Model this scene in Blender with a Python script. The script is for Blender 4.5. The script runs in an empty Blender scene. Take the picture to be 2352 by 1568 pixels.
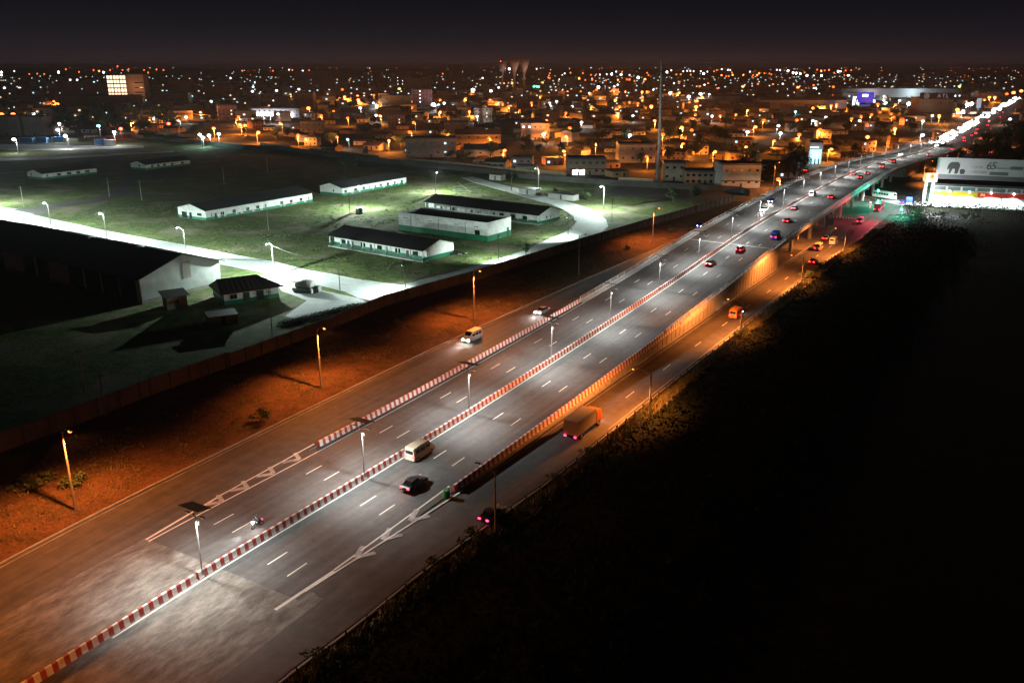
import bpy, bmesh, math, random
from mathutils import Vector, Matrix
import numpy as np

# ------------------------------------------------------------ camera, world, exposure
SC = bpy.context.scene
COL = SC.collection
H = 54.0                      # camera height in metres
F = 1960.0                    # focal length for a 2352 px wide picture
PITCH = math.atan(634 / F)
cam = bpy.data.cameras.new("camera"); cam_o = bpy.data.objects.new("camera", cam); COL.objects.link(cam_o)
cam.sensor_width = 36.0; cam.lens = 36.0 * F / 2352
cam.clip_start = 1.0; cam.clip_end = 60000
cam_o.location = (0, 0, H); cam_o.rotation_euler = (math.pi / 2 - PITCH, 0, 0)
SC.camera = cam_o
W = bpy.data.worlds.new("World"); SC.world = W; W.use_nodes = True
nt = W.node_tree; nt.nodes.clear()
wo = nt.nodes.new("ShaderNodeOutputWorld"); bg = nt.nodes.new("ShaderNodeBackground")
tc = nt.nodes.new("ShaderNodeTexCoord"); sp = nt.nodes.new("ShaderNodeSeparateXYZ"); cr = nt.nodes.new("ShaderNodeValToRGB")
cr.color_ramp.elements[0].position = 0.0; cr.color_ramp.elements[0].color = (.0150, .0096, .0132, 1)
e = cr.color_ramp.elements.new(.022); e.color = (.0110, .0084, .0122, 1)
e = cr.color_ramp.elements.new(.07); e.color = (.0047, .0043, .0066, 1)
cr.color_ramp.elements[-1].position = .5; cr.color_ramp.elements[-1].color = (.0028, .0026, .0042, 1)
nt.links.new(tc.outputs["Generated"], sp.inputs[0]); nt.links.new(sp.outputs["Z"], cr.inputs[0])
nt.links.new(cr.outputs[0], bg.inputs[0]); bg.inputs[1].default_value = 1.0
nt.links.new(bg.outputs[0], wo.inputs[0])
SC.view_settings.view_transform = 'Standard'; SC.view_settings.look = 'None'
SC.view_settings.exposure = 0.0; SC.view_settings.gamma = 1.0
SC.render.engine = 'CYCLES'
SC.cycles.use_denoising = True
SC.cycles.max_bounces = 3; SC.cycles.diffuse_bounces = 2; SC.cycles.glossy_bounces = 2
SC.cycles.transmission_bounces = 2; SC.cycles.transparent_max_bounces = 8
SC.cycles.sample_clamp_indirect = 1.5; SC.cycles.sample_clamp_direct = 0
SC.cycles.use_light_tree = True
SC.cycles.caustics_reflective = False; SC.cycles.caustics_refractive = False
R = random.Random(7)

# ------------------------------------------------------------ picture -> place
def ray(u, v):
    a = (u - 1176) / F; b = (784 - v) / F
    return (a, math.cos(PITCH) + b * math.sin(PITCH), -math.sin(PITCH) + b * math.cos(PITCH))
def G(u, v, z=0.0):
    d = ray(u, v); t = (H - z) / (-d[2]); return Vector((d[0] * t, d[1] * t, z))
def at_y(u, v, y):
    d = ray(u, v); t = y / d[1]; return Vector((d[0] * t, y, H + d[2] * t))

# ------------------------------------------------------------ materials
MATS = {}
def mat(name, col=(.5, .5, .5), rough=.8, metal=0., noise=0., scale=1., col2=None, bump=0., emit=None, estr=0., spec=.5, scale2=None, bscale=None):
    if name in MATS: return MATS[name]
    m = bpy.data.materials.new(name); m.use_nodes = True; n = m.node_tree; b = n.nodes["Principled BSDF"]
    b.inputs["Roughness"].default_value = rough; b.inputs["Metallic"].default_value = metal
    b.inputs["Specular IOR Level"].default_value = spec
    b.inputs["Base Color"].default_value = (*col, 1)
    geo = None
    if col2 is not None or noise or bump:
        geo = n.nodes.new("ShaderNodeNewGeometry")
    if col2 is not None or noise:
        c2 = col2 if col2 is not None else tuple(max(0, c * (1 - noise)) for c in col)
        t1 = n.nodes.new("ShaderNodeTexNoise"); t1.inputs["Scale"].default_value = scale; t1.inputs["Detail"].default_value = 6; t1.inputs["Roughness"].default_value = .62
        n.links.new(geo.outputs["Position"], t1.inputs["Vector"])
        t2 = n.nodes.new("ShaderNodeTexNoise"); t2.inputs["Scale"].default_value = scale2 or scale * .13; t2.inputs["Detail"].default_value = 4
        n.links.new(geo.outputs["Position"], t2.inputs["Vector"])
        ad = n.nodes.new("ShaderNodeMath"); ad.operation = 'ADD'; n.links.new(t1.outputs[0], ad.inputs[0]); n.links.new(t2.outputs[0], ad.inputs[1])
        mr = n.nodes.new("ShaderNodeMapRange"); mr.inputs[1].default_value = .82; mr.inputs[2].default_value = 1.18
        n.links.new(ad.outputs[0], mr.inputs[0])
        mx = n.nodes.new("ShaderNodeMix"); mx.data_type = 'RGBA'
        mx.inputs[6].default_value = (*col, 1); mx.inputs[7].default_value = (*c2, 1)
        n.links.new(mr.outputs[0], mx.inputs[0]); n.links.new(mx.outputs[2], b.inputs["Base Color"])
    if bump:
        t3 = n.nodes.new("ShaderNodeTexNoise"); t3.inputs["Scale"].default_value = bscale or scale * 2; t3.inputs["Detail"].default_value = 4
        n.links.new(geo.outputs["Position"], t3.inputs["Vector"])
        bp = n.nodes.new("ShaderNodeBump"); bp.inputs["Strength"].default_value = bump; bp.inputs["Distance"].default_value = .3
        n.links.new(t3.outputs[0], bp.inputs["Height"]); n.links.new(bp.outputs[0], b.inputs["Normal"])
    if emit is not None:
        b.inputs["Emission Color"].default_value = (*emit, 1); b.inputs["Emission Strength"].default_value = estr
    MATS[name] = m
    return m
def emis(name, col, s, light=False):
    m = mat(name, (.02, .02, .02), emit=col, estr=s)
    if not light: m.cycles.emission_sampling = 'NONE'
    return m
def uvmat(name, ca, cb, period, duty, axis=0, rough=.6, wear=.25, slant=0.0):
    """bands of two paints along a UV axis measured in metres"""
    m = bpy.data.materials.new(name); m.use_nodes = True; n = m.node_tree; b = n.nodes["Principled BSDF"]
    b.inputs["Roughness"].default_value = rough
    tx = n.nodes.new("ShaderNodeUVMap"); s = n.nodes.new("ShaderNodeSeparateXYZ"); n.links.new(tx.outputs[0], s.inputs[0])
    sl = n.nodes.new("ShaderNodeMath"); sl.operation = 'MULTIPLY_ADD'; sl.inputs[1].default_value = slant
    n.links.new(s.outputs[1 - axis], sl.inputs[0]); n.links.new(s.outputs[axis], sl.inputs[2])
    d = n.nodes.new("ShaderNodeMath"); d.operation = 'DIVIDE'; d.inputs[1].default_value = period; n.links.new(sl.outputs[0], d.inputs[0])
    f = n.nodes.new("ShaderNodeMath"); f.operation = 'FRACT'; n.links.new(d.outputs[0], f.inputs[0])
    g = n.nodes.new("ShaderNodeMath"); g.operation = 'GREATER_THAN'; g.inputs[1].default_value = duty; n.links.new(f.outputs[0], g.inputs[0])
    mx = n.nodes.new("ShaderNodeMix"); mx.data_type = 'RGBA'; mx.inputs[6].default_value = (*ca, 1); mx.inputs[7].default_value = (*cb, 1)
    n.links.new(g.outputs[0], mx.inputs[0])
    geo = n.nodes.new("ShaderNodeNewGeometry"); t = n.nodes.new("ShaderNodeTexNoise"); t.inputs["Scale"].default_value = 1.3; t.inputs["Detail"].default_value = 8; t.inputs["Roughness"].default_value = .7
    n.links.new(geo.outputs["Position"], t.inputs["Vector"])
    mr = n.nodes.new("ShaderNodeMapRange"); mr.inputs[1].default_value = .35; mr.inputs[2].default_value = .7; mr.inputs[3].default_value = 0; mr.inputs[4].default_value = wear
    n.links.new(t.outputs[0], mr.inputs[0])
    m2 = n.nodes.new("ShaderNodeMix"); m2.data_type = 'RGBA'; m2.inputs[7].default_value = (.22, .17, .13, 1)
    n.links.new(mr.outputs[0], m2.inputs[0]); n.links.new(mx.outputs[2], m2.inputs[6]); n.links.new(m2.outputs[2], b.inputs["Base Color"])
    MATS[name] = m
    return m

ASPHALT = mat('asphalt', (.078, .077, .076), .75, scale=.9, col2=(.052, .050, .049), scale2=.06, bump=.12, bscale=9)
def wear(m):
    n = m.node_tree; b = n.nodes['Principled BSDF']; lk = b.inputs['Base Color'].links[0].from_socket
    u_ = n.nodes.new('ShaderNodeUVMap'); mp_ = n.nodes.new('ShaderNodeMapping'); mp_.inputs['Scale'].default_value = (.018, .75, 1); n.links.new(u_.outputs[0], mp_.inputs[0])
    t_ = n.nodes.new('ShaderNodeTexNoise'); t_.inputs['Scale'].default_value = 1.0; t_.inputs['Detail'].default_value = 8; t_.inputs['Roughness'].default_value = .65; n.links.new(mp_.outputs[0], t_.inputs['Vector'])
    r_ = n.nodes.new('ShaderNodeMapRange'); r_.inputs[1].default_value = .3; r_.inputs[2].default_value = .7; r_.inputs[3].default_value = .62; r_.inputs[4].default_value = 1.45; n.links.new(t_.outputs[0], r_.inputs[0])
    x_ = n.nodes.new('ShaderNodeMix'); x_.data_type = 'RGBA'; x_.blend_type = 'MULTIPLY'; x_.inputs[0].default_value = 1; n.links.new(lk, x_.inputs[6]); n.links.new(r_.outputs[0], x_.inputs[7]); n.links.new(x_.outputs[2], b.inputs['Base Color'])
wear(ASPHALT)
ASPHALT_OLD = mat('old_asphalt', (.085, .076, .068), .8, scale=.5, col2=(.05, .045, .041), scale2=.05, bump=.15, bscale=7)
wear(ASPHALT_OLD)
PAINT = mat('road_paint', (.74, .72, .66), .55, scale=2.5, col2=(.55, .53, .48))
PAINT_WORN = mat('worn_road_paint', (.50, .49, .46), .6, scale=3.0, col2=(.20, .195, .19))
CONC = mat('concrete', (.34, .33, .31), .8, scale=.7, col2=(.24, .23, .21), bump=.1, bscale=6)
CONC_L = mat('pale_concrete', (.45, .46, .45), .8, scale=.5, col2=(.33, .34, .33), bump=.1, bscale=5)
CONC_D = mat('stained_concrete', (.26, .24, .21), .85, scale=.4, col2=(.15, .13, .11), bump=.1, bscale=5)
WALLD = mat('weathered_block_wall', (.11, .08, .065), .9, scale=.6, col2=(.06, .048, .04), bump=.15, bscale=4)
WHITE = mat('white_wall_paint', (.78, .80, .78), .7, scale=1.3, col2=(.58, .59, .55), scale2=.35)
GREEN = mat('green_wall_paint', (.010, .18, .085), .6, scale=.8, col2=(.008, .13, .06), scale2=.3)
ROOFD = mat('dark_sheet_roof', (.034, .032, .031), .6, scale=1.2, col2=(.02, .02, .02))
ROOFM = mat('warehouse_sheet_roof', (.075, .06, .055), .42, scale=.6, col2=(.05, .042, .04), metal=.0)
TILE = mat('tiled_roof', (.06, .052, .048), .6, scale=2, col2=(.04, .036, .034))
GLASSD = mat('dark_opening', (.012, .013, .013), .25)
DOORG = mat('dark_green_door', (.02, .035, .03), .6)
METAL = mat('galvanised_steel', (.42, .43, .43), .45, metal=.6)
METALD = mat('dark_steel', (.05, .045, .04), .5, metal=.4)
BLACK = mat('black_plastic', (.012, .012, .013), .5)
PANEL = mat('solar_glass', (.004, .004, .006), .7, spec=.15)
POLE = mat('concrete_pole', (.30, .28, .25), .8, scale=2, col2=(.22, .20, .18))
WOOD = mat('timber_pole', (.10, .085, .07), .85)
RUBBER = mat('tyre_rubber', (.018, .018, .018), .8)
RAIL = mat('painted_rail', (.52, .53, .53), .5, scale=2, col2=(.40, .40, .40))
WIRE = mat('cable', (.02, .02, .02), .6)
BARK = mat('bark', (.06, .05, .04), .9)
STRIPE = uvmat('red_white_barrier', (.34, .018, .022), (.72, .70, .66), 1.2, .47, wear=.5)
STRIPE_S = uvmat('red_white_parapet', (.34, .018, .022), (.72, .70, .66), 1.2, .47, wear=.5)

def grassmat(name, a, b, c):
    m = bpy.data.materials.new(name); m.use_nodes = True; n = m.node_tree; bs = n.nodes["Principled BSDF"]; bs.inputs["Roughness"].default_value = .95
    bs.inputs["Specular IOR Level"].default_value = .1
    geo = n.nodes.new("ShaderNodeNewGeometry")
    def noise(s, d, r=.6):
        t = n.nodes.new("ShaderNodeTexNoise"); t.inputs["Scale"].default_value = s; t.inputs["Detail"].default_value = d; t.inputs["Roughness"].default_value = r
        n.links.new(geo.outputs["Position"], t.inputs["Vector"]); return t
    def rng(t, lo, hi):
        r = n.nodes.new("ShaderNodeMapRange"); r.inputs[1].default_value = lo; r.inputs[2].default_value = hi; n.links.new(t.outputs[0], r.inputs[0]); return r
    m1 = n.nodes.new("ShaderNodeMix"); m1.data_type = 'RGBA'; m1.inputs[6].default_value = (*a, 1); m1.inputs[7].default_value = (*b, 1)
    n.links.new(rng(noise(.35, 8, .68), .42, .60).outputs[0], m1.inputs[0])
    m2 = n.nodes.new("ShaderNodeMix"); m2.data_type = 'RGBA'; m2.inputs[7].default_value = (*c, 1)
    n.links.new(m1.outputs[2], m2.inputs[6]); n.links.new(rng(noise(.06, 7, .66), .50, .64).outputs[0], m2.inputs[0])
    m3 = n.nodes.new("ShaderNodeMix"); m3.data_type = 'RGBA'; m3.blend_type = 'MULTIPLY'; m3.inputs[0].default_value = .95
    v = rng(noise(2.3, 4, .7), .30, .72); v.inputs[3].default_value = .45; v.inputs[4].default_value = 1.3
    n.links.new(m2.outputs[2], m3.inputs[6]); n.links.new(v.outputs[0], m3.inputs[7]); n.links.new(m3.outputs[2], bs.inputs["Base Color"])
    bp = n.nodes.new("ShaderNodeBump"); bp.inputs["Strength"].default_value = .6; bp.inputs["Distance"].default_value = .4
    n.links.new(noise(1.1, 5, .7).outputs[0], bp.inputs["Height"]); n.links.new(bp.outputs[0], bs.inputs["Normal"])
    return m
GRASS = grassmat('grass_and_soil', (.07, .115, .032), (.16, .17, .07), (.26, .22, .155))
BANKM = grassmat('dry_bank_soil', (.14, .075, .042), (.085, .055, .028), (.18, .095, .055))
TOWNG = grassmat('town_ground', (.06, .048, .036), (.03, .034, .02), (.10, .08, .06))
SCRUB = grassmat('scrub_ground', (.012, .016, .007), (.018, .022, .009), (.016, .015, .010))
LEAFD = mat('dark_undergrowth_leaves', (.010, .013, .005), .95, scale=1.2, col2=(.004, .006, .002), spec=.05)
LEAF = mat('tree_leaves', (.045, .075, .022), .8, scale=1.2, col2=(.025, .045, .014))
LEAF2 = mat('tuft_leaves', (.085, .12, .035), .85, scale=.9, col2=(.05, .085, .022))
LEAF3 = mat('dry_tuft_leaves', (.20, .16, .06), .85, scale=.9, col2=(.10, .11, .04))

# ------------------------------------------------------------ mesh and object helpers
class MB:
    def __init__(s): s.v = []; s.f = []; s.m = []; s.uv = []; s.hasuv = False
    def face(s, pts, mi=0, uv=None):
        i = len(s.v); s.v.extend([tuple(p) for p in pts]); s.f.append(tuple(range(i, i + len(pts)))); s.m.append(mi)
        s.uv.append(uv); s.hasuv = s.hasuv or uv is not None
    def box(s, c, d, mi=0, ax=None, taper=1.0):
        """c centre, d full sizes, ax = (ex, ey) unit vectors for rotated boxes"""
        ex, ey = ax if ax else (Vector((1, 0, 0)), Vector((0, 1, 0))); ez = Vector((0, 0, 1))
        c = Vector(c); P = []
        for k in (-1, 1):
            tp = taper if k > 0 else 1.0
            for i, j in ((-1, -1), (1, -1), (1, 1), (-1, 1)):
                P.append(c + ex * (i * d[0] / 2 * tp) + ey * (j * d[1] / 2 * tp) + ez * (k * d[2] / 2))
        o = len(s.v); s.v.extend([tuple(p) for p in P])
        for q in ((3, 2, 1, 0), (4, 5, 6, 7), (0, 1, 5, 4), (1, 2, 6, 5), (2, 3, 7, 6), (3, 0, 4, 7)):
            s.f.append(tuple(o + i for i in q)); s.m.append(mi); s.uv.append(None)
        return s
    def tube(s, pts, rad, n=8, mi=0, cap=True):
        pts = [Vector(p) for p in pts]; rad = rad if isinstance(rad, (list, tuple)) else [rad] * len(pts)
        o = len(s.v)
        for k, p in enumerate(pts):
            t = (pts[min(k + 1, len(pts) - 1)] - pts[max(k - 1, 0)]).normalized()
            a = t.cross(Vector((0, 0, 1)));
            if a.length < .1: a = t.cross(Vector((1, 0, 0)))
            a.normalize(); b = t.cross(a)
            for j in range(n):
                th = 2 * math.pi * j / n; s.v.append(tuple(p + a * (math.cos(th) * rad[k]) + b * (math.sin(th) * rad[k])))
        for k in range(len(pts) - 1):
            for j in range(n):
                s.f.append((o + k * n + j, o + k * n + (j + 1) % n, o + (k + 1) * n + (j + 1) % n, o + (k + 1) * n + j)); s.m.append(mi); s.uv.append(None)
        if cap:
            s.f.append(tuple(o + j for j in range(n))[::-1]); s.m.append(mi); s.uv.append(None)
            s.f.append(tuple(o + (len(pts) - 1) * n + j for j in range(n))); s.m.append(mi); s.uv.append(None)
        return s
    def ball(s, c, r, mi=0, n=8, m=5, sz=1.0):
        c = Vector(c); o = len(s.v)
        s.v.append(tuple(c + Vector((0, 0, r * sz))))
        for i in range(1, m):
            ph = math.pi * i / m
            for j in range(n):
                th = 2 * math.pi * j / n; s.v.append(tuple(c + Vector((r * math.sin(ph) * math.cos(th), r * math.sin(ph) * math.sin(th), r * sz * math.cos(ph)))))
        s.v.append(tuple(c - Vector((0, 0, r * sz)))); last = len(s.v) - 1
        def ad(f): s.f.append(f); s.m.append(mi); s.uv.append(None)
        for j in range(n):
            ad((o, o + 1 + j, o + 1 + (j + 1) % n)); ad((last, last - n + (j + 1) % n, last - n + j))
            for i in range(m - 2):
                a = o + 1 + i * n; ad((a + j, a + n + j, a + n + (j + 1) % n, a + (j + 1) % n))
        return s
    def build(s, name, mats, parent=None, smooth=False, kind=None):
        me = bpy.data.meshes.new(name)
        me.from_pydata(s.v, [], s.f)
        for m in (mats if isinstance(mats, (list, tuple)) else [mats]): me.materials.append(m)
        me.polygons.foreach_set('material_index', s.m)
        if s.hasuv:
            ul = me.uv_layers.new(name='UVMap'); k = 0
            for fi, f in enumerate(s.f):
                u = s.uv[fi]
                for j in range(len(f)):
                    ul.data[k].uv = u[j] if u else (0, 0); k += 1
        if smooth: me.polygons.foreach_set('use_smooth', [True] * len(s.f))
        me.update()
        o = bpy.data.objects.new(name, me); COL.objects.link(o)
        if parent: o.parent = parent
        if kind: o['kind'] = kind
        return o
def tag(o, label, cat, group=None):
    o['label'] = label; o['category'] = cat
    if group: o['group'] = group
    return o
def thing(name, label, cat, loc=(0, 0, 0), rot=0, group=None):
    o = bpy.data.objects.new(name, None); COL.objects.link(o); o.empty_display_size = .5
    o.location = loc; o.rotation_euler = (0, 0, rot)
    return tag(o, label, cat, group)
def localize(root):
    """children were modelled in world metres: move their meshes into the root's frame"""
    M = (Matrix.Translation(root.location) @ root.rotation_euler.to_matrix().to_4x4()).inverted()
    for ch in root.children:
        if ch.type == 'MESH': ch.data.transform(M)
        for g in ch.children:
            if g.type == 'MESH': g.data.transform(M)
KIDS = {}
def kids(o):
    return list(o.children)
def dup(root, loc, rot=0, label=None, group=None, scale=None, tint=None):
    def cp(o, parent):
        c = o.copy(); COL.objects.link(c)
        if parent: c.parent = parent
        for ch in KID.get(o.name, []): cp(ch, c)
        if tint and o.type == 'MESH' and o.data.materials:
            for i, s_ in enumerate(c.material_slots):
                if o.data.materials[i] and o.data.materials[i].name in tint:
                    s_.link = 'OBJECT'; s_.material = tint[o.data.materials[i].name]
        return c
    r = cp(root, None); r.location = loc; r.rotation_euler = (0, 0, rot)
    if scale: r.scale = scale if isinstance(scale, (tuple, list)) else (scale,) * 3
    if label: r['label'] = label
    if group: r['group'] = group
    return r
KID = {}
def remember(root):
    KID[root.name] = list(root.children)
    for c in root.children: KID[c.name] = list(c.children)
class Proto:
    """the first use places the model itself, later uses copy it"""
    def __init__(s, root): s.root = root; s.used = False; remember(root)
    def put(s, loc, rot=0, label=None, group=None, scale=None, tint=None):
        if not s.used and tint is None:
            s.used = True; r = s.root; r.location = loc; r.rotation_euler = (0, 0, rot)
            if scale: r.scale = scale if isinstance(scale, (tuple, list)) else (scale,) * 3
            if label: r['label'] = label
            if group: r['group'] = group
            return r
        return dup(s.root, loc, rot, label, group, scale, tint)
    def finish(s):
        if not s.used:
            for c in list(s.root.children):
                for g in list(c.children): bpy.data.objects.remove(g)
                bpy.data.objects.remove(c)
            bpy.data.objects.remove(s.root)
def light(parent, kind, loc, col, power, size=.2, rot=None, cone=None, blend=.5, wing=0, up=.0, cuts=(.10, .34)):
    l = bpy.data.lights.new('lamp_or_fill_light', kind); l.color = col; l.energy = power
    if kind == 'SPOT':
        l.spot_size = cone; l.spot_blend = blend; l.shadow_soft_size = size
    elif kind == 'POINT': l.shadow_soft_size = size
    if wing:                                   # road luminaire optics: throws more light outwards than straight down
        l.use_nodes = True; n = l.node_tree; em = n.nodes['Emission']; t = n.nodes.new('ShaderNodeTexCoord'); x = n.nodes.new('ShaderNodeSeparateXYZ'); n.links.new(t.outputs['Normal'], x.inputs[0])
        ng = n.nodes.new('ShaderNodeMath'); ng.operation = 'ABSOLUTE'; n.links.new(x.outputs[2], ng.inputs[0])
        cl = n.nodes.new('ShaderNodeMath'); cl.operation = 'MAXIMUM'; cl.inputs[1].default_value = .30; n.links.new(ng.outputs[0], cl.inputs[0])
        pw = n.nodes.new('ShaderNodeMath'); pw.operation = 'POWER'; pw.inputs[1].default_value = -wing; n.links.new(cl.outputs[0], pw.inputs[0])
        cut = n.nodes.new('ShaderNodeMapRange'); cut.inputs[1].default_value = cuts[0]; cut.inputs[2].default_value = cuts[1]; cut.inputs[3].default_value = up; cut.inputs[4].default_value = 1.0; n.links.new(ng.outputs[0], cut.inputs[0])
        mu = n.nodes.new('ShaderNodeMath'); mu.operation = 'MULTIPLY'; n.links.new(pw.outputs[0], mu.inputs[0]); n.links.new(cut.outputs[0], mu.inputs[1]); n.links.new(mu.outputs[0], em.inputs['Strength'])
    o = bpy.data.objects.new('light', l); COL.objects.link(o); o.location = loc
    if rot: o.rotation_euler = rot
    o.parent = parent
    return o

# ------------------------------------------------------------ the line of the highway
MP = [(-128, -86, 0), (-100, -36, 0), (-68.6, 20.5, 0), (-44.4, 64, 0), (-34.4, 82.3, 0), (-20.9, 104.6, .08), (-7.8, 126.2, .4), (6, 149, 1.05), (19.9, 171.6, 2.05), (39.6, 203.6, 3.7),
      (63.0, 242.0, 6.0), (79.0, 268, 7.1), (103.1, 307.5, 7.6), (129.4, 351.6, 7.6), (145.2, 377.5, 7.4), (162.3, 405.5, 6.9), (181.2, 435.5, 6.2), (213, 480.3, 4.8), (248, 528.5, 3.2), (311.7, 625.9, .9), (350, 686, .2), (412.9, 786, 0),
      (560, 1020, 0), (913.3, 1582.5, 0), (1600, 2680, 0)]
def catmull(P, n=8):
    out = []
    for i in range(len(P) - 1):
        p0 = Vector(P[max(i - 1, 0)]); p1 = Vector(P[i]); p2 = Vector(P[i + 1]); p3 = Vector(P[min(i + 2, len(P) - 1)])
        t1 = (p2 - p0); t2 = (p3 - p1)
        L = (p2 - p1).length; L0 = (p1 - p0).length or L; L2 = (p3 - p2).length or L
        t1 = t1 * (L / (L0 + L)) if i else (p2 - p1); t2 = t2 * (L / (L + L2)) if i < len(P) - 2 else (p2 - p1)
        for k in range(n):
            t = k / n; h1 = 2 * t**3 - 3 * t**2 + 1; h2 = -2 * t**3 + 3 * t**2; h3 = t**3 - 2 * t**2 + t; h4 = t**3 - t**2
            out.append(p1 * h1 + p2 * h2 + t1 * h3 + t2 * h4)
    out.append(Vector(P[-1])); return out
CL = catmull(MP)
CS = [0.0]
for i in range(1, len(CL)): CS.append(CS[-1] + (CL[i] - CL[i - 1]).xy.length)
# station 0 = foot of the first solar lamp
i0 = min(range(len(CL)), key=lambda i: (CL[i].xy - Vector((-34.4, 82.3))).length); CS = [c - CS[i0] for c in CS]
CX = [p.x for p in CL]; CY = [p.y for p in CL]; CZ = [max(0, p.z) for p in CL]
def cxyz(S): return Vector((float(np.interp(S, CS, CX)), float(np.interp(S, CS, CY)), float(np.interp(S, CS, CZ))))
def heading(S):
    a = cxyz(S - 4); b = cxyz(S + 4); d = (b - a); d.z = 0; return d.normalized()
def P(S, off, z=None, dz=0.0):
    c = cxyz(S); d = heading(S); n = Vector((d.y, -d.x, 0)); q = c + n * off
    q.z = (c.z if z is None else z) + dz; return q
def SO(q):
    """station and offset of a point"""
    best = None
    for i in range(len(CL) - 1):
        a = CL[i].xy; b = CL[i + 1].xy; e = b - a; L = e.length
        if L < 1e-6: continue
        e /= L; w = q.xy - a; t = max(0, min(L, w.dot(e))); r = (w - e * t); dd = r.length
        if best is None or dd < best[0]: best = (dd, CS[i] + t, w.x * e.y - w.y * e.x)
    return best[1], best[2]
def deckpt(u, v, dz=0.0):
    z = 3.0
    for _ in range(25):
        q = G(u, v, z + dz); S, o = SO(q); z = .5 * z + .5 * cxyz(S).z
    return SO(G(u, v, z + dz))
def offfun(px, z=0):
    L = sorted(SO(G(u, v, z)) for u, v in px); xs = [a[0] for a in L]; ys = [a[1] for a in L]
    return lambda S: float(np.interp(S, xs, ys))
LK0 = offfun([(0, 1303), (148, 1221), (323, 1130), (504, 1037), (689, 945), (790, 903), (903, 842), (1037, 781), (1239, 696), (1269, 670), (1488, 582)])
_x = np.linspace(-20, 180, 30); _pf = np.polyfit(_x, [LK0(t) for t in _x], 2)
LK = lambda S: float(np.polyval(_pf, max(-25, min(S, 185))))
RF = offfun([(663, 1566), (806, 1462), (969, 1328), (1132, 1210), (1273, 1109), (1358, 1038), (1486, 934), (1689, 772), (1833, 656), (1908, 598), (1975, 554), (2033, 505)])
RK = offfun([(1286, 966), (1464, 841), (1678, 692), (1817, 597), (1922, 523), (1964, 491)])
WL = lambda S: float(np.interp(S, [0, 150, 230, 300, 1000], [12.9, 12.9, 13.4, 14.6, 14.6]))     # left edge of the deck
WR = lambda S: float(np.interp(S, [0, 150, 250, 1000], [12.9, 13.6, 14.3, 14.6]))                # right edge
def frange(a, b, st):
    n = max(1, int(math.ceil((b - a) / st))); return [a + (b - a) * i / n for i in range(n + 1)]
def sweep(mb, prof, S0, S1, step=4, mi=0, close=False, z=None, caps=True):
    """prof(S) -> list of (offset, dz); runs it along the highway"""
    st = frange(S0, S1, step); rows = []
    for S in st: rows.append([P(S, o, z, d) for o, d in prof(S)])
    n = len(rows[0]); m = n if close else n - 1
    per = [0.0]
    for j in range(1, n + 1): per.append(per[-1] + (rows[0][j % n] - rows[0][j - 1]).length)
    for i in range(len(rows) - 1):
        for j in range(m):
            k = (j + 1) % n
            mb.face([rows[i][j], rows[i + 1][j], rows[i + 1][k], rows[i][k]], mi, [(st[i], per[j]), (st[i + 1], per[j]), (st[i + 1], per[j + 1]), (st[i], per[j + 1])])
    if close and caps:
        mb.face(rows[0][::-1], mi, [(S0, 0)] * n); mb.face(rows[-1], mi, [(S1, 0)] * n)
    return mb
def strip(mb, oa, ob, S0, S1, dz, step=4, mi=0, z=None):
    fa = oa if callable(oa) else (lambda S: oa); fb = ob if callable(ob) else (lambda S: ob)
    return sweep(mb, lambda S: [(fa(S), dz), (fb(S), dz)], S0, S1, step, mi, z=z)

# ------------------------------------------------------------ ground
mb = MB()
def gridq(x0, x1, y0, y1, z, mi=0): mb.face([(x0, y0, z), (x1, y0, z), (x1, y1, z), (x0, y1, z)], mi)
gridq(-20000, 20000, -400, 20000, -.06)
g = mb.build('ground', TOWNG); g['kind'] = 'structure'
# compound field (grass) bounded by the perimeter wall and the road
PW = [(-60, 318), (60, 322), (180, 326), (300, 315), (420, 327), (560, 342), (640, 344), (800, 366), (960, 382), (1110, 398), (1230, 413), (1420, 427), (1600, 436), (1700, 442), (1722, 450)]
PWG = [G(u, v) for u, v in PW]
mb = MB()
left_edge = [P(S, LK(S) - 4.0, 0) for S in frange(-60, 250, 10)]
mb.face([Vector((p.x, p.y, -.03)) for p in (left_edge + PWG[::-1] + [Vector((-520, 300, 0)), Vector((-300, -60, 0))])])
mb.build('field', GRASS, kind='structure')
# bank between the service road and the compound wall
mb = MB()
WOUT = [(-40, 1068), (0, 1050), (180, 983), (350, 915), (530, 850), (748, 768), (883, 710), (957, 688), (1089, 650), (1202, 614), (1336, 571), (1488, 524), (1600, 492), (1690, 466)]
WOG = [G(u, v) for u, v in WOUT]
d0 = (WOG[0] - WOG[1]).normalized(); WOG = [WOG[0] + d0 * 60] + WOG
for i in range(len(WOG) - 1):
    a = WOG[i]; b = WOG[i + 1]
    sa = SO(a)[0]; sb = SO(b)[0]
    n = 6
    for k in range(n):
        t0 = k / n; t1 = (k + 1) / n
        def pt(t, q, s):
            r = P(s, LK(s) - .2, 0); p = r.lerp(q, t); p.z = -.02 + 1.0 * (1 - (1 - t) ** 2) * 0 + (.9 * t if t < .8 else .72); return p
        mb.face([pt(t0, a, sa), pt(t1, a, sa), pt(t1, b, sb), pt(t0, b, sb)])
mb.build('bank', BANKM, kind='structure')
# dark scrub land on the right
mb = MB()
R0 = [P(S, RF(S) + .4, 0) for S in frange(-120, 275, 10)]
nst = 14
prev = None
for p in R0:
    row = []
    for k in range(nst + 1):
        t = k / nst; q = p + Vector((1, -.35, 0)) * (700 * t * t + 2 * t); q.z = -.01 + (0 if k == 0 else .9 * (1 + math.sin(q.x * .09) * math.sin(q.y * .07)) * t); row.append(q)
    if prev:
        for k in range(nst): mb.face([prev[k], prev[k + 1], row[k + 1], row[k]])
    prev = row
mb.build('scrubland', SCRUB, kind='structure', smooth=True)

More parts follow.
